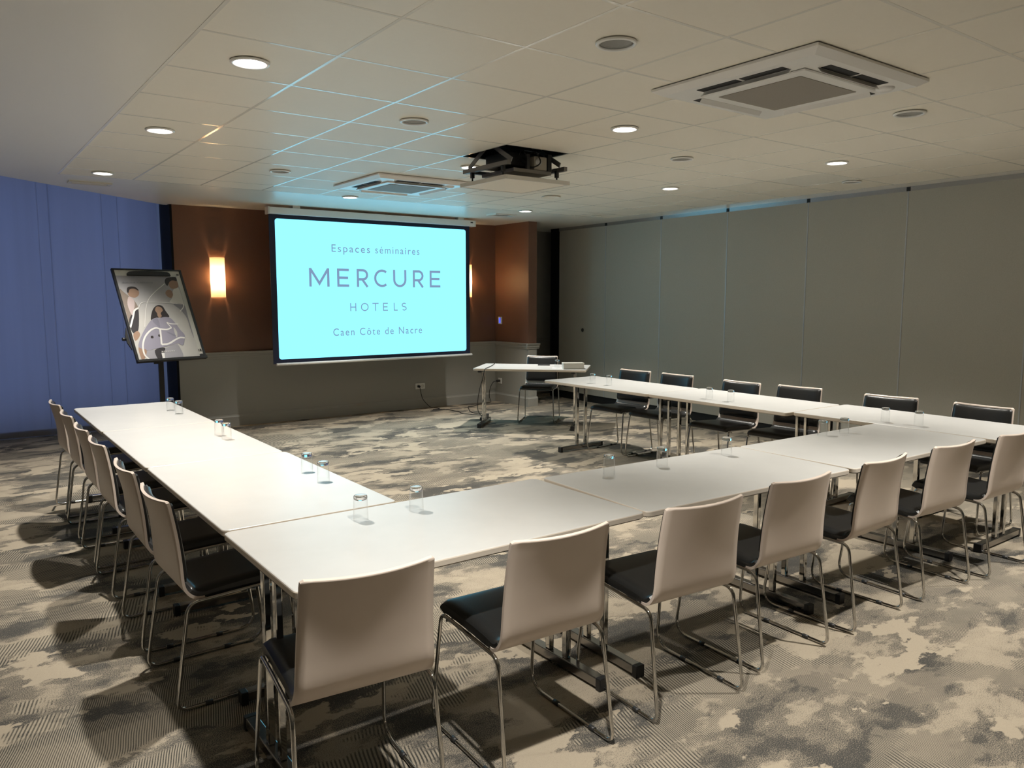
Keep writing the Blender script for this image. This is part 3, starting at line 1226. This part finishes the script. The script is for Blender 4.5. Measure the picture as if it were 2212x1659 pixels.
def make_table(name, L, D, loc, rz, feet, label, cat='table', group=None):
    """feet: local x of the two T legs"""
    r = thing(name, label, cat, loc, rz, group)
    b = MB()
    rad, tk = 0.028, 0.028
    out = []
    for (cx_, cy_, a0) in ((L / 2 - rad, D / 2 - rad, 0), (-L / 2 + rad, D / 2 - rad, PI / 2), (-L / 2 + rad, -D / 2 + rad, PI), (L / 2 - rad, -D / 2 + rad, 1.5 * PI)):
        for k in range(7):
            a = a0 + PI / 2 * k / 6
            out.append((cx_ + rad * math.cos(a), cy_ + rad * math.sin(a)))
    n = len(out)

    def inset(p, d):
        l = math.hypot(*p)
        sx = 1 - d / (L / 2)
        sy = 1 - d / (D / 2)
        return (p[0] * sx, p[1] * sy)
    rings = []
    for z, d in ((TH - tk, 0.006), (TH - tk + 0.006, 0.0), (TH - 0.005, 0.0), (TH - 0.0015, 0.0015), (TH, 0.005)):
        rings.append([b.bm.verts.new((*inset(q, d), z)) for q in out])
    for i in range(4):
        for k in range(n):
            f_ = b.bm.faces.new((rings[i][k], rings[i][(k + 1) % n], rings[i + 1][(k + 1) % n], rings[i + 1][k]))
            f_.material_index = 0 if i == 3 else 1
    b.bm.faces.new(rings[4])
    fb = b.bm.faces.new(rings[0][::-1])
    fb.material_index = 1
    b.build('tabletop', [M['laminate'], M['edge']], r)
    for fx in feet:
        b = MB()
        b.bx(fx - 0.022, fx + 0.022, -0.29, 0.29, 0.012, 0.052, bevel=0.004)
        ft = b.build('foot_bar', M['satin'], r)
        for s in (-1, 1):
            b = MB()
            b.bx(fx - 0.0235, fx + 0.0235, s * 0.268, s * 0.296, 0.0, 0.0535, bevel=0.003)
            b.build('end_cap', M['black'], ft)
        for s in (-1, 1):
            b = MB()
            b.bx(fx - 0.0125, fx + 0.0125, s * 0.0575 - 0.016, s * 0.0575 + 0.016, 0.052, TH - tk - 0.03, bevel=0.004)
            b.build('leg_post', M['chrome'], r)
        b = MB()
        b.bx(fx - 0.02, fx + 0.02, -0.26, 0.26, TH - tk - 0.032, TH - tk, bevel=0.003)
        b.build('support_arm', M['dark_grey'], r)
    b = MB()
    b.bx(min(feet), max(feet), -0.016, 0.016, TH - tk - 0.034, TH - tk - 0.004)
    b.build('stretcher_beam', M['dark_grey'], r)
    return r


def table_from_corner(x, y, L, D, rz, feet, label):
    """x, y: the corner at local (-L/2, -D/2)"""
    c = Vector((x, y, 0)) + Matrix.Rotation(rz, 3, 'Z') @ Vector((L / 2, D / 2, 0))
    return make_table('meeting_table', L, D, c, rz, [f_ - L / 2 for f_ in feet], label, 'table', 'white meeting tables of the horseshoe')


# base row (nearest the camera), left to right
table_from_corner(0.783, 2.132, 1.452, 0.728, 0.0, (0.05, 1.30), 'white meeting table in the near left corner of the horseshoe')
table_from_corner(2.240, 2.128, 1.395, 0.722, math.radians(-2.4), (0.04, 1.21), 'white meeting table in the middle of the near row')
table_from_corner(3.655, 2.062, 1.425, 0.722, math.radians(-1.2), (0.05, 1.20), 'white meeting table of the near row, right of its middle')
# left arm, far to near
table_from_corner(1.490, 5.512, 1.290, 0.705, math.radians(90), (0.18, 1.24), 'white meeting table at the far end of the left arm, under the flip chart')
table_from_corner(1.500, 4.202, 1.302, 0.712, math.radians(90), (0.16, 1.14), 'white meeting table in the middle of the left arm')
table_from_corner(1.510, 2.874, 1.322, 0.720, math.radians(90), (0.10, 1.17), 'white meeting table of the left arm next to the near left corner')
# right arm, far to near
table_from_corner(5.735, 4.815, 1.450, 0.715, math.radians(90.6), (0.10, 1.26), 'white meeting table at the far end of the right arm, before the desk')
table_from_corner(5.775, 3.405, 1.402, 0.745, math.radians(90.3), (0.10, 1.30), 'white meeting table in the middle of the right arm')
table_from_corner(5.825, 1.985, 1.408, 0.725, math.radians(90), (0.10, 1.28), 'white meeting table in the near right corner of the horseshoe')
# speaker's desk
make_table('speaker_desk', 1.365, 0.73, (5.873, 7.548, 0), math.radians(-46.7), (-0.625, 0.52), 'white speaker desk set at an angle in front of the stub wall', 'desk')


# ------------------------------------------------------------------ chairs
def chair_profile():
    """side outline of the shell's upper (front) face, front of seat to top of back: (y, z, half width, sag)"""
    key = [(0.484, 0.432), (0.476, 0.447), (0.455, 0.454), (0.36, 0.452), (0.25, 0.446), (0.165, 0.439), (0.120, 0.438), (0.088, 0.447), (0.066, 0.470), (0.055, 0.502),
           (0.044, 0.575), (0.028, 0.660), (0.010, 0.735), (-0.008, 0.800), (-0.014, 0.824)]
    return key


def chair_grid(off, inset, y_from=0, z_top=None):
    """points of the shell surface shifted by off along its normal; inset narrows it"""
    key = chair_profile()
    P = [Vector((0, a, b)) for a, b in key]
    path = smooth_path(P, 3)
    # resample lengths
    rows = []
    tot = len(path)
    for i, p in enumerate(path):
        t = (path[min(i + 1, tot - 1)] - path[max(i - 1, 0)]).normalized()
        nrm = Vector((0, t.z, -t.y))          # points to the sitter
        s = i / (tot - 1)
        hw = 0.2185 - 0.0155 * min(1.0, max(0, (p.z - 0.46) / 0.36)) ** 0.8
        sag = 0.034 * min(1.0, max(0.0, (p.z - 0.50) / 0.30)) ** 1.1 if p.y < 0.2 else 0.0
        rows.append((p, nrm, hw, sag))
    return rows


def shell_mesh(name, off0, off1, inset, keep, hi_trim, mats, parent, crown=0.0, corner=0.03, skirt=0.009):
    rows = chair_grid(0, 0)
    rows = [q for q in rows[:len(rows) - hi_trim] if keep is None or keep(q[0])]
    n = 14
    b = MB()
    total = sum((rows[i + 1][0] - rows[i][0]).length for i in range(len(rows) - 1))
    dist = 0.0
    A, B = [], []
    for i, (p, nrm, hw, sag) in enumerate(rows):
        if i:
            dist += (p - rows[i - 1][0]).length
        ts = min(1.0, max(0.0, (p.y - 0.09) / 0.09))
        ts = ts * ts * (3 - 2 * ts)           # 0 on the back, 1 on the seat
        w = hw - inset - ts * (0.010 if crown else 0.026)
        lo = off0 - (skirt * ts if crown else 0.0)
        e = min(dist, total - dist)
        if e < corner:                        # rounded corners at both ends
            w -= corner - math.sqrt(max(0.0, corner ** 2 - (corner - e) ** 2))
        ra, rb = [], []
        for k in range(n + 1):
            u = -1 + 2 * k / n
            x = w * u
            sg = sag * ((x / 0.213) ** 2)
            q = p + nrm * sg
            q = Vector((x, q.y, q.z))
            # padded edge falls away
            ed = min(1.0, (1 - abs(u)) * w / 0.02) if crown else 1.0
            ee = min(1.0, e / 0.02) if crown else 1.0
            top = off1 - crown * (1 - math.sqrt(max(0, 1 - (1 - min(ed, ee)) ** 2))) if crown else off1
            ra.append(b.bm.verts.new(q + nrm * lo))
            rb.append(b.bm.verts.new(q + nrm * top))
        A.append(ra)
        B.append(rb)
    m = len(A)
    for i in range(m - 1):
        for k in range(n):
            for G_ in (A, B):
                f_ = b.bm.faces.new((G_[i][k], G_[i][k + 1], G_[i + 1][k + 1], G_[i + 1][k]))
                f_.smooth = True
        for k in (0, n):
            f_ = b.bm.faces.new((A[i][k], A[i + 1][k], B[i + 1][k], B[i][k]))
    for k in range(n):
        b.bm.faces.new((A[0][k], A[0][k + 1], B[0][k + 1], B[0][k]))
        b.bm.faces.new((A[m - 1][k], A[m - 1][k + 1], B[m - 1][k + 1], B[m - 1][k]))
    return b.build(name, mats, parent)


def make_chair():
    r = thing('conference_chair', 'chair', 'chair')
    shell_mesh('shell', -0.011, 0.0, 0.0, lambda p: p.z > 0.44 or p.y < 0.47, 0, M['shell'], r, corner=0.010)
    shell_mesh('seat_cushion', 0.0005, 0.026, 0.0065, lambda p: p.z < 0.474, 0, M['leather'], r, crown=0.012, corner=0.012, skirt=0.016)
    shell_mesh('back_cushion', 0.0005, 0.023, 0.0065, lambda p: p.z > 0.490, 2, M['leather'], r, crown=0.012, corner=0.012)
    for s in (-1, 1):
        zr = 0.432
        pts = [(s * 0.213, 0.30, 0.431), (s * 0.221, 0.062, 0.424), (s * 0.231, 0.0, 0.0085), (s * 0.231, 0.513, 0.0085), (s * 0.212, 0.462, 0.437), (s * 0.213, 0.30, 0.431)]
        path = rounded(pts, [0.05, 0.042, 0.075, 0.038], 8)
        b = MB()
        b.tube(path[:-1], 0.0072, 10, closed=True)
        lg = b.build('sled_leg', M['chrome'], r)
        for y in (0.12, 0.34):
            b = MB()
            b.tube([(s * 0.231, y - 0.014, 0.0085), (s * 0.231, y + 0.014, 0.0085)], 0.0098, 10)
            b.bx(s * 0.231 - 0.005, s * 0.231 + 0.005, y - 0.012, y + 0.012, 0.0, 0.006)
            b.build('glide_clip', M['dark_grey'], lg)
    for y in (0.14, 0.42):
        b = MB()
        b.tube([(-0.214, y, 0.4235), (0.214, y, 0.4235)], 0.0058, 8)
        b.build('cross_bar', M['chrome'], r)
    return r


proto = make_chair()
CH = []
for i, (y, w) in enumerate([(3.277, 1), (3.90, 1), (4.665, 1), (5.235, 1), (5.90, 1), (6.55, 1)]):
    CH.append((0.630, y, -90 + [1.5, 0, 1, 0.5, 1.0, 2.0][i], 'left', i))
for i, (x, y, a) in enumerate([(0.944, 1.962, -5.0), (1.613, 1.905, -2.6), (2.296, 1.872, -4.5), (2.955, 1.892, -2.2), (3.640, 1.886, 1.8), (4.300, 1.865, -3.0), (4.945, 1.815, -1.8)]):
    CH.append((x, y, a, 'near', i))
for i, (x, y, a) in enumerate([(5.912, 5.82, 96.0), (5.934, 5.254, 91.3), (5.904, 4.454, 90.6), (5.970, 3.90, 95.0), (5.975, 3.10, 97.5), (5.995, 2.437, 88.0)]):
    CH.append((x, y, a, 'right', i))
CH.append((6.357, 7.972, 131.8, 'desk', 0))
left_lab = ['cream-backed black chair on the left side, nearest the camera', 'cream-backed black chair on the left side, second from the camera',
            'cream-backed black chair on the left side, third from the camera', 'cream-backed black chair on the left side, fourth from the camera',
            'cream-backed black chair on the left side, second from the curtain', 'cream-backed black chair on the left side, closest to the curtain']
near_lab = ['cream-backed chair in the bottom left foreground with its back to the camera, largest of all', 'cream-backed chair in the near row, second from the left',
            'cream-backed chair in the near row, third from the left', 'cream-backed chair in the middle of the near row of seven',
            'cream-backed chair in the near row, third from the right', 'cream-backed chair in the near row, second from the right', 'cream-backed chair at the right edge of the photo, last of the near row']
right_lab = ['black-cushioned chair of the right side farthest from the camera, facing left', 'black-cushioned chair of the right side, second from the far end',
             'black-cushioned chair of the right side, third from the far end', 'black-cushioned chair of the right side, fourth from the far end',
             'black-cushioned chair of the right side, second from the near corner', 'black-cushioned chair of the right side nearest the camera, at the near right corner']
for k, (x, y, a, row, i) in enumerate(CH):
    c = proto if k == 0 else copy_tree(proto)
    c.location = (x, y, 0)
    c.rotation_euler = (0, 0, math.radians(a))
    c['label'] = {'left': left_lab, 'near': near_lab, 'right': right_lab, 'desk': ['lone black-cushioned chair behind the speaker desk, facing the camera']}[row][i]
    c['group'] = 'cream and black conference chairs'

# ------------------------------------------------------------------ drinking glasses, upside down
b = MB()
b.lathe([(0.0285, 0.0), (0.0282, 0.020), (0.0274, 0.060), (0.0268, 0.082)], 28)
b.mi = 1
b.lathe([(0.0, 0.0805), (0.018, 0.0803), (0.0240, 0.0825), (0.0266, 0.0855), (0.0263, 0.095), (0.0240, 0.0985), (0.018, 0.0995), (0.0, 0.0975)], 28)
gl0 = b.build('drinking_glass', [M['glass'], M['glass_base']], fix=True)
GL = [(1.362, 6.222, 'upturned clear tumbler at the far end of the left arm, farther of the pair'),
      (1.373, 6.011, 'upturned clear tumbler at the far end of the left arm, nearer of the pair'),
      (1.356, 4.927, 'upturned clear tumbler midway along the left arm, farther of the pair'),
      (1.355, 4.770, 'upturned clear tumbler midway along the left arm, nearer of the pair'),
      (1.402, 3.606, 'upturned clear tumbler on the left arm near the corner, farther of the pair'),
      (1.390, 3.376, 'upturned clear tumbler on the left arm near the corner, nearer of the pair'),
      (1.261, 2.704, 'upturned clear tumbler on the near left corner table, left of the pair'),
      (1.501, 2.695, 'upturned clear tumbler on the near left corner table, right of the pair'),
      (2.569, 2.700, 'upturned clear tumbler on the near row, left one on the middle table'),
      (2.919, 2.680, 'upturned clear tumbler on the near row, middle one on the middle table'),
      (3.410, 2.664, 'upturned clear tumbler on the near row, right end of the middle table'),
      (4.368, 2.690, 'upturned clear tumbler on the near row right of its middle, left of the pair'),
      (4.559, 2.658, 'upturned clear tumbler on the near row right of its middle, right of the pair'),
      (5.223, 2.747, 'upturned clear tumbler on the near right corner table, farther of the pair'),
      (5.241, 2.528, 'upturned clear tumbler on the near right corner table, nearer of the pair'),
      (5.207, 5.728, 'upturned clear tumbler at the far end of the right arm, left of the pair'),
      (5.226, 5.510, 'upturned clear tumbler at the far end of the right arm, right of the pair'),
      (5.188, 4.249, 'upturned clear tumbler midway along the right arm, left of the pair'),
      (5.191, 4.030, 'upturned clear tumbler midway along the right arm, right of the pair'),
      (6.000, 7.240, 'upturned clear tumbler on the speaker desk beside the cream box')]
for k, (x, y, lab) in enumerate(GL):
    o = gl0 if k == 0 else gl0.copy()
    if k:
        COL.objects.link(o)
    o.location = (x, y, TH + 0.0004)
    o.rotation_euler = (0, 0, k * 0.7)
    tag(o, lab, 'glass', 'upturned drinking glasses')

# ------------------------------------------------------------------ things on and round the speaker desk
bxo = thing('equipment_box', 'flat cream equipment box on the right end of the speaker desk', 'box', (6.085, 7.045, TH), math.radians(-31))
b = MB()
b.bx(-0.125, 0.125, -0.065, 0.065, 0.002, 0.060, bevel=0.006)
b.build('case', M['cream_box'], bxo)
b = MB()
b.bx(-0.128, 0.128, -0.068, 0.068, 0.056, 0.074, bevel=0.006)
b.build('lid', M['cream_box'], bxo)
tb = thing('touch_tablet', 'thin dark tablet lying flat on the speaker desk behind the glass', 'tablet', (6.115, 7.640, TH), math.radians(-40))
b = MB()
b.bx(-0.075, 0.075, -0.060, 0.060, 0.0, 0.008, bevel=0.002)
b.build('case', M['black'], tb)
b = MB()
b.bx(-0.062, 0.062, -0.048, 0.048, 0.008, 0.0085)
b.build('display', M['dark_grey'], tb)
b = MB()
b.box((0, 0, 0.0008), (0.21, 0.148, 0.0012))
o = b.build('paper_sheet', M['paper'])
o.location = (6.02, 7.19, TH - 0.0006)
o.location.z = TH
o.rotation_euler = (0, 0, math.radians(-40))
tag(o, 'small white paper sheet under the glass on the speaker desk', 'paper')
for o_ in (bpy.data.objects.get('drinking_glass.019'),):
    if o_:
        o_.location.z = TH + 0.0018


def cable(name, label, pts, r=0.0045, plug=None):
    t_ = thing(name, label, 'cable', (0, 0, 0))
    b = MB()
    b.tube(smooth_path(pts, 8), r, 8)
    b.build('cord', M['cable'], t_)
    if plug:
        b = MB()
        b.cyl(plug[0], plug[1], 0.017, 14)
        b.build('plug', M['black'], t_)
    return t_


cable('power_cable', 'black cable from the double wall socket across the carpet to the desk foot',
      [(5.479, 9.690, 0.315), (5.479, 9.665, 0.25), (5.500, 9.650, 0.15), (5.555, 9.640, 0.075), (5.62, 9.62, 0.015), (5.68, 9.56, 0.006), (5.67, 9.47, 0.006), (5.56, 9.46, 0.006), (5.63, 9.42, 0.010), (5.73, 9.28, 0.006), (5.745, 9.07, 0.006), (5.70, 8.91, 0.006), (5.74, 8.78, 0.006), (5.82, 8.62, 0.006), (5.80, 8.50, 0.03)],
      plug=((5.479, YW - 0.0145, 0.318), (5.479, YW - 0.055, 0.318)))
cable('power_cable', 'black cable from the stub wall socket along the carpet to the desk foot',
      [(6.775, 9.62, 0.322), (6.74, 9.66, 0.300), (6.71, 9.70, 0.20), (6.70, 9.70, 0.08), (6.70, 9.66, 0.008), (6.60, 9.60, 0.006), (6.44, 9.55, 0.006), (6.21, 9.42, 0.006), (6.13, 9.42, 0.006), (6.00, 9.20, 0.006), (5.91, 9.04, 0.006), (5.84, 8.80, 0.008), (5.86, 8.60, 0.03)],
      plug=((XP - 0.0135, 9.62, 0.322), (XP - 0.07, 9.62, 0.322)))
cable('power_cable', 'black cable hanging from the front left of the desk top down to the floor',
      [(5.735, 8.180, TH + 0.006), (5.60, 8.02, TH + 0.006), (5.42, 7.83, TH + 0.006), (5.228, 7.645, TH + 0.007), (5.19, 7.62, TH - 0.02), (5.19, 7.66, 0.62), (5.20, 7.74, 0.48), (5.24, 7.84, 0.32), (5.34, 7.98, 0.18), (5.48, 8.11, 0.09), (5.60, 8.24, 0.045)], 0.0045)
ps = thing('power_strip', 'black multi-socket power strip on the carpet at the left desk foot', 'power strip', (5.70, 8.37, 0), math.radians(44))
b = MB()
b.bx(-0.17, 0.17, -0.028, 0.028, 0.0, 0.042, bevel=0.006)
b.build('case', M['black'], ps)
b = MB()
for k in range(4):
    b.lathe([(0.0, 0.0425), (0.017, 0.0425), (0.019, 0.044), (0.021, 0.042)], 16, c=(-0.12 + 0.08 * k, 0, 0))
b.build('outlet_ring', M['dark_grey'], ps)

# ------------------------------------------------------------------ flip chart
fc = thing('flip_chart', 'tall black-framed flip chart with a poster of three people, left of the screen', 'flip chart', (1.74, 8.30, 0))
UX = Vector((0.677, 0.177, 0)).normalized()
VD = Vector((-0.002, -0.452, -0.886))
VD = (VD - UX * VD.dot(UX)).normalized()
NO = UX.cross(VD)
if NO.y > 0:
    NO = -NO                       # faces the room
TL = Vector((1.36, 8.42, 1.865)) - Vector((1.74, 8.30, 0))
BW, BH = 0.70, 0.995


def bp(u, v, d=0.0):
    return TL + UX * (u * BW) + VD * (v * BH) + NO * d


def board_quad(b, u0, u1, v0, v1, d0, d1):
    b.prism([bp(u0, v0, d0), bp(u1, v0, d0), bp(u1, v1, d0), bp(u0, v1, d0)], NO * (d1 - d0))


b = MB()
board_quad(b, 0.02, 0.98, 0.01, 0.98, 0.0, 0.012)
b.build('writing_board', M['board_white'], fc)
b = MB()
board_quad(b, 0.0, 0.030, 0.0, 1.0, -0.004, 0.022)
board_quad(b, 0.970, 1.0, 0.0, 1.0, -0.004, 0.022)
board_quad(b, 0.0, 1.0, 0.0, 0.012, -0.004, 0.022)
board_quad(b, 0.0, 1.0, 0.978, 1.0, -0.004, 0.040)
board_quad(b, 0.91, 0.954, 0.954, 0.992, 0.012, 0.034)
b.build('board_frame', M['black'], fc)
b = MB()
b.prism([bp(u, v, 0.013) for u, v in [(0.189, 0.074), (0.195, 0.052), (0.225, 0.038), (0.30, 0.030), (0.50, 0.026), (0.70, 0.029), (0.775, 0.036), (0.805, 0.048), (0.814, 0.074)]], NO * 0.02)
b.build('paper_clamp', M['black'], fc)


def flat(name, col):
    return mat(name, col, 0.55, spec=0.3)


PM = [flat('poster grey paper', (0.44, 0.43, 0.42)), flat('poster taupe cloth', (0.19, 0.155, 0.13)), flat('poster dark cloth', (0.035, 0.032, 0.035)), flat('poster pink shirt', (0.40, 0.33, 0.32)),
      flat('poster tan skin', (0.26, 0.17, 0.12)), flat('poster dark hair', (0.03, 0.025, 0.025)), flat('poster pale cloth', (0.50, 0.49, 0.46)), flat('poster lilac jacket', (0.23, 0.22, 0.27)),
      flat('poster lilac lapel', (0.18, 0.175, 0.22)), flat('poster white stroke', (0.58, 0.57, 0.55)), flat('poster grey trousers', (0.25, 0.245, 0.265)), flat('poster print grey', (0.20, 0.20, 0.22))]
# the poster's printed backdrop is darker towards its top
pb = PM[0].node_tree.nodes['Principled BSDF']
tcn = N(PM[0], 'ShaderNodeTexCoord')
spn = N(PM[0], 'ShaderNodeSeparateXYZ')
LK(PM[0], tcn.outputs['Generated'], spn.inputs[0])
rmp = N(PM[0], 'ShaderNodeValToRGB')
rmp.color_ramp.elements[0].position = 0.45
rmp.color_ramp.elements[0].color = (0.40, 0.39, 0.37, 1)
rmp.color_ramp.elements[1].position = 1.0
rmp.color_ramp.elements[1].color = (0.22, 0.22, 0.245, 1)
LK(PM[0], spn.outputs['Z'], rmp.inputs['Fac'])
LK(PM[0], rmp.outputs[0], pb.inputs['Base Color'])
b = MB()
layer = [0]


def shape(pts, mi):
    layer[0] += 1
    d = 0.0135 + layer[0] * 0.00012
    b.mi = mi
    vs = [b.bm.verts.new(bp(u, v, d)) for u, v in pts]
    f_ = b.bm.faces.new(vs)
    f_.material_index = mi


def curve_pts(pts, n=4):
    """closed smooth outline"""
    m_ = len(pts)
    out = []
    for i in range(m_):
        p0, p1, p2, p3 = [Vector(pts[(i + k) % m_]) for k in (-1, 0, 1, 2)]
        for k in range(n):
            t_ = k / n
            q = 0.5 * (2 * p1 + (p2 - p0) * t_ + (2 * p0 - 5 * p1 + 4 * p2 - p3) * t_ * t_ + (3 * p1 - p0 - 3 * p2 + p3) * t_ ** 3)
            out.append((min(max(q.x, 0.036), 0.964), min(max(q.y, 0.076), 0.978)))
    return out


shape([(0.035, 0.076), (0.905, 0.076), (0.915, 0.976), (0.040, 0.976)], 0)
S = [([[0.036, 0.231], [0.079, 0.249], [0.13, 0.291], [0.173, 0.314], [0.218, 0.39], [0.215, 0.464], [0.136, 0.657], [0.083, 0.693], [0.043, 0.628], [0.039, 0.463]], 1),
     ([[0.11, 0.491], [0.216, 0.441], [0.14, 0.657], [0.054, 0.692], [0.042, 0.573]], 2),
     ([[0.088, 0.389], [0.138, 0.301], [0.195, 0.352], [0.152, 0.455], [0.108, 0.501]], 3),
     ([[0.137, 0.254], [0.175, 0.211], [0.243, 0.198], [0.291, 0.228], [0.288, 0.276], [0.233, 0.312], [0.174, 0.31], [0.137, 0.286]], 4),
     ([[0.129, 0.249], [0.152, 0.206], [0.208, 0.193], [0.266, 0.2], [0.297, 0.23], [0.286, 0.236], [0.239, 0.216], [0.176, 0.225], [0.145, 0.263]], 5),
     ([[0.059, 0.697], [0.122, 0.671], [0.145, 0.703], [0.107, 0.748], [0.056, 0.773], [0.046, 0.737]], 4),
     ([[0.696, 0.366], [0.755, 0.314], [0.80, 0.23], [0.89, 0.20], [0.899, 0.38], [0.886, 0.41], [0.8, 0.39]], 6),
     ([[0.764, 0.144], [0.828, 0.119], [0.895, 0.122], [0.892, 0.192], [0.813, 0.215], [0.765, 0.199]], 4),
     ([[0.71, 0.14], [0.745, 0.097], [0.843, 0.080], [0.895, 0.084], [0.895, 0.124], [0.828, 0.119], [0.778, 0.139], [0.732, 0.182]], 5),
     ([[0.671, 0.264], [0.713, 0.229], [0.764, 0.231], [0.779, 0.278], [0.739, 0.317], [0.69, 0.304]], 4),
     ([[0.742, 0.388], [0.896, 0.395], [0.903, 0.547], [0.900, 0.767], [0.887, 0.692], [0.881, 0.547], [0.824, 0.454]], 11),
     ([[0.352, 0.545], [0.39, 0.48], [0.439, 0.428], [0.507, 0.398], [0.57, 0.409], [0.599, 0.467], [0.627, 0.527], [0.553, 0.535], [0.441, 0.537], [0.364, 0.559]], 5),
     ([[0.449, 0.452], [0.485, 0.414], [0.542, 0.421], [0.557, 0.457], [0.516, 0.487], [0.519, 0.519], [0.476, 0.534], [0.461, 0.513], [0.464, 0.487]], 4),
     ([[0.072, 0.842], [0.169, 0.869], [0.149, 0.921], [0.099, 0.972], [0.066, 0.962]], 4),
     ([[0.18, 0.881], [0.299, 0.878], [0.396, 0.872], [0.55, 0.835], [0.628, 0.820], [0.66, 0.971], [0.471, 0.976], [0.166, 0.976]], 10),
     ([[0.286, 0.880], [0.429, 0.860], [0.406, 0.913], [0.351, 0.970], [0.291, 0.972]], 2),
     ([[0.351, 0.561], [0.442, 0.534], [0.475, 0.542], [0.554, 0.529], [0.639, 0.544], [0.698, 0.616], [0.73, 0.674], [0.772, 0.728], [0.758, 0.775], [0.699, 0.844], [0.629, 0.82], [0.45, 0.848], [0.181, 0.879], [0.166, 0.867], [0.073, 0.837], [0.145, 0.735], [0.239, 0.646]], 7),
     ([[0.369, 0.564], [0.447, 0.542], [0.451, 0.64], [0.402, 0.611]], 8),
     ([[0.642, 0.644], [0.674, 0.697], [0.653, 0.753], [0.635, 0.734]], 0),
     ([[0.533, 0.689], [0.636, 0.729], [0.62, 0.743], [0.536, 0.703]], 8),
     ([[0.284, 0.73], [0.315, 0.73], [0.31, 0.753], [0.279, 0.752]], 5),
     ([[0.394, 0.718], [0.422, 0.719], [0.418, 0.74], [0.39, 0.739]], 5)]
for pts, mi in S:
    shape(curve_pts(pts), mi)
shape([[0.364, 0.911], [0.406, 0.913], [0.392, 0.975], [0.360, 0.975]], 9)
LN = [([[0.169, 0.971], [0.126, 0.92], [0.136, 0.83], [0.196, 0.741], [0.293, 0.674], [0.383, 0.646], [0.441, 0.659]], 0.016),
      ([[0.441, 0.659], [0.42, 0.75], [0.400, 0.825]], 0.017), ([[0.400, 0.825], [0.505, 0.819], [0.612, 0.782], [0.692, 0.76], [0.761, 0.764]], 0.017),
      ([[0.441, 0.659], [0.538, 0.666], [0.61, 0.648]], 0.015), ([[0.61, 0.648], [0.566, 0.591], [0.613, 0.605], [0.725, 0.612]], 0.010),
      ([[0.037, 0.633], [0.116, 0.519], [0.158, 0.455], [0.222, 0.427]], 0.016),
      ([[0.236, 0.632], [0.31, 0.465], [0.382, 0.352], [0.498, 0.265], [0.696, 0.16]], 0.006),
      ([[0.221, 0.432], [0.281, 0.373], [0.379, 0.366], [0.6, 0.371], [0.891, 0.39]], 0.006), ([[0.891, 0.39], [0.869, 0.43], [0.808, 0.47]], 0.009)]
for pts, w in LN:
    layer[0] += 1
    d = 0.0135 + layer[0] * 0.00012
    path = smooth_path([Vector((p[0] * BW, p[1] * BH, 0)) for p in pts], 5)
    prev = None
    for i, q in enumerate(path):
        tg = (path[min(i + 1, len(path) - 1)] - path[max(i - 1, 0)]).normalized()
        nn = Vector((-tg.y, tg.x, 0)) * w / 2
        pr = [b.bm.verts.new(bp((q + nn * s_).x / BW, (q + nn * s_).y / BH, d)) for s_ in (-1, 1)]
        if prev:
            f_ = b.bm.faces.new((prev[0], prev[1], pr[1], pr[0]))
            f_.material_index = 9
        prev = pr
# the line of print along the top and the marks on the white margin: too small to read in the photo
layer[0] += 1
d = 0.0135 + layer[0] * 0.00012
random.seed(3)
u = 0.10
while u < 0.52:
    w = random.choice((0.012, 0.016, 0.02))
    if abs(u - 0.285) > 0.012 and abs(u - 0.33) > 0.010:
        hgt = random.choice((0.010, 0.014))
        b.mi = 11
        f_ = b.bm.faces.new([b.bm.verts.new(bp(a_, c_, d)) for a_, c_ in ((u, 0.158 - hgt), (u + w * 0.7, 0.158 - hgt), (u + w * 0.7, 0.158), (u, 0.158))])
        f_.material_index = 11
    u += w
for (u0, u1, v0, v1) in ((0.912, 0.922, 0.895, 0.915), (0.932, 0.955, 0.893, 0.915), (0.912, 0.95, 0.050, 0.062)):
    f_ = b.bm.faces.new([b.bm.verts.new(bp(a_, c_, d)) for a_, c_ in ((u0, v0), (u1, v0), (u1, v1), (u0, v1))])
    f_.material_index = 5
poster = b.build('poster', PM, fc, fix=False)
pt = text_mesh('MERCURE', 1.3)
xs_ = [v.co.x for v in pt.vertices]
d = 0.0135 + (layer[0] + 2) * 0.00012
for v in pt.vertices:
    uu = 0.372 + (v.co.x - min(xs_)) / (max(xs_) - min(xs_)) * 0.188
    v.co = bp(uu, 0.905 - v.co.y * 0.017, d)
pt.materials.clear()
pt.materials.append(PM[9])
po = bpy.data.objects.new('poster_lettering', pt)
COL.objects.link(po)
po.parent = poster
b = MB()
pc = bp(0.5, 0.55, -0.02)
bot = Vector((pc.x, pc.y + 0.02, 0.0))
b.box((bot.x, bot.y + 0.03, 0.66), (0.046, 0.03, 1.24))
b.build('pole', M['black'], fc)
b = MB()
b.lathe([(0.0, 0.0), (0.30, 0.0), (0.305, 0.006), (0.29, 0.016), (0.05, 0.034), (0.03, 0.05), (0.0, 0.05)], 40, c=(bot.x, bot.y + 0.03, 0))
b.build('round_base', M['black'], fc)
b = MB()
b.prism([bp(-0.005, 0.62, -0.004), bp(-0.005, 0.86, -0.004), bp(-0.045, 0.78, -0.004), bp(-0.045, 0.70, -0.004)], -NO * 0.012)
kc = bp(-0.052, 0.742, -0.008)
b.tube([kc, kc - UX * 0.03], 0.016, 14)
kc2 = Vector((bot.x - 0.024, bot.y + 0.03, 0.945))
b.tube([kc2, kc2 - Vector((0.04, 0, 0))], 0.014, 14)
b.build('knob', M['black'], fc)
b = MB()
hb = bp(0.5, 0.5, -0.006)
b.box(hb - NO * 0.004, (0.20, 0.02, 0.08), Euler((math.radians(-27), 0, math.radians(14.6))))
b.build('tilt_bracket', M['dark_grey'], fc)
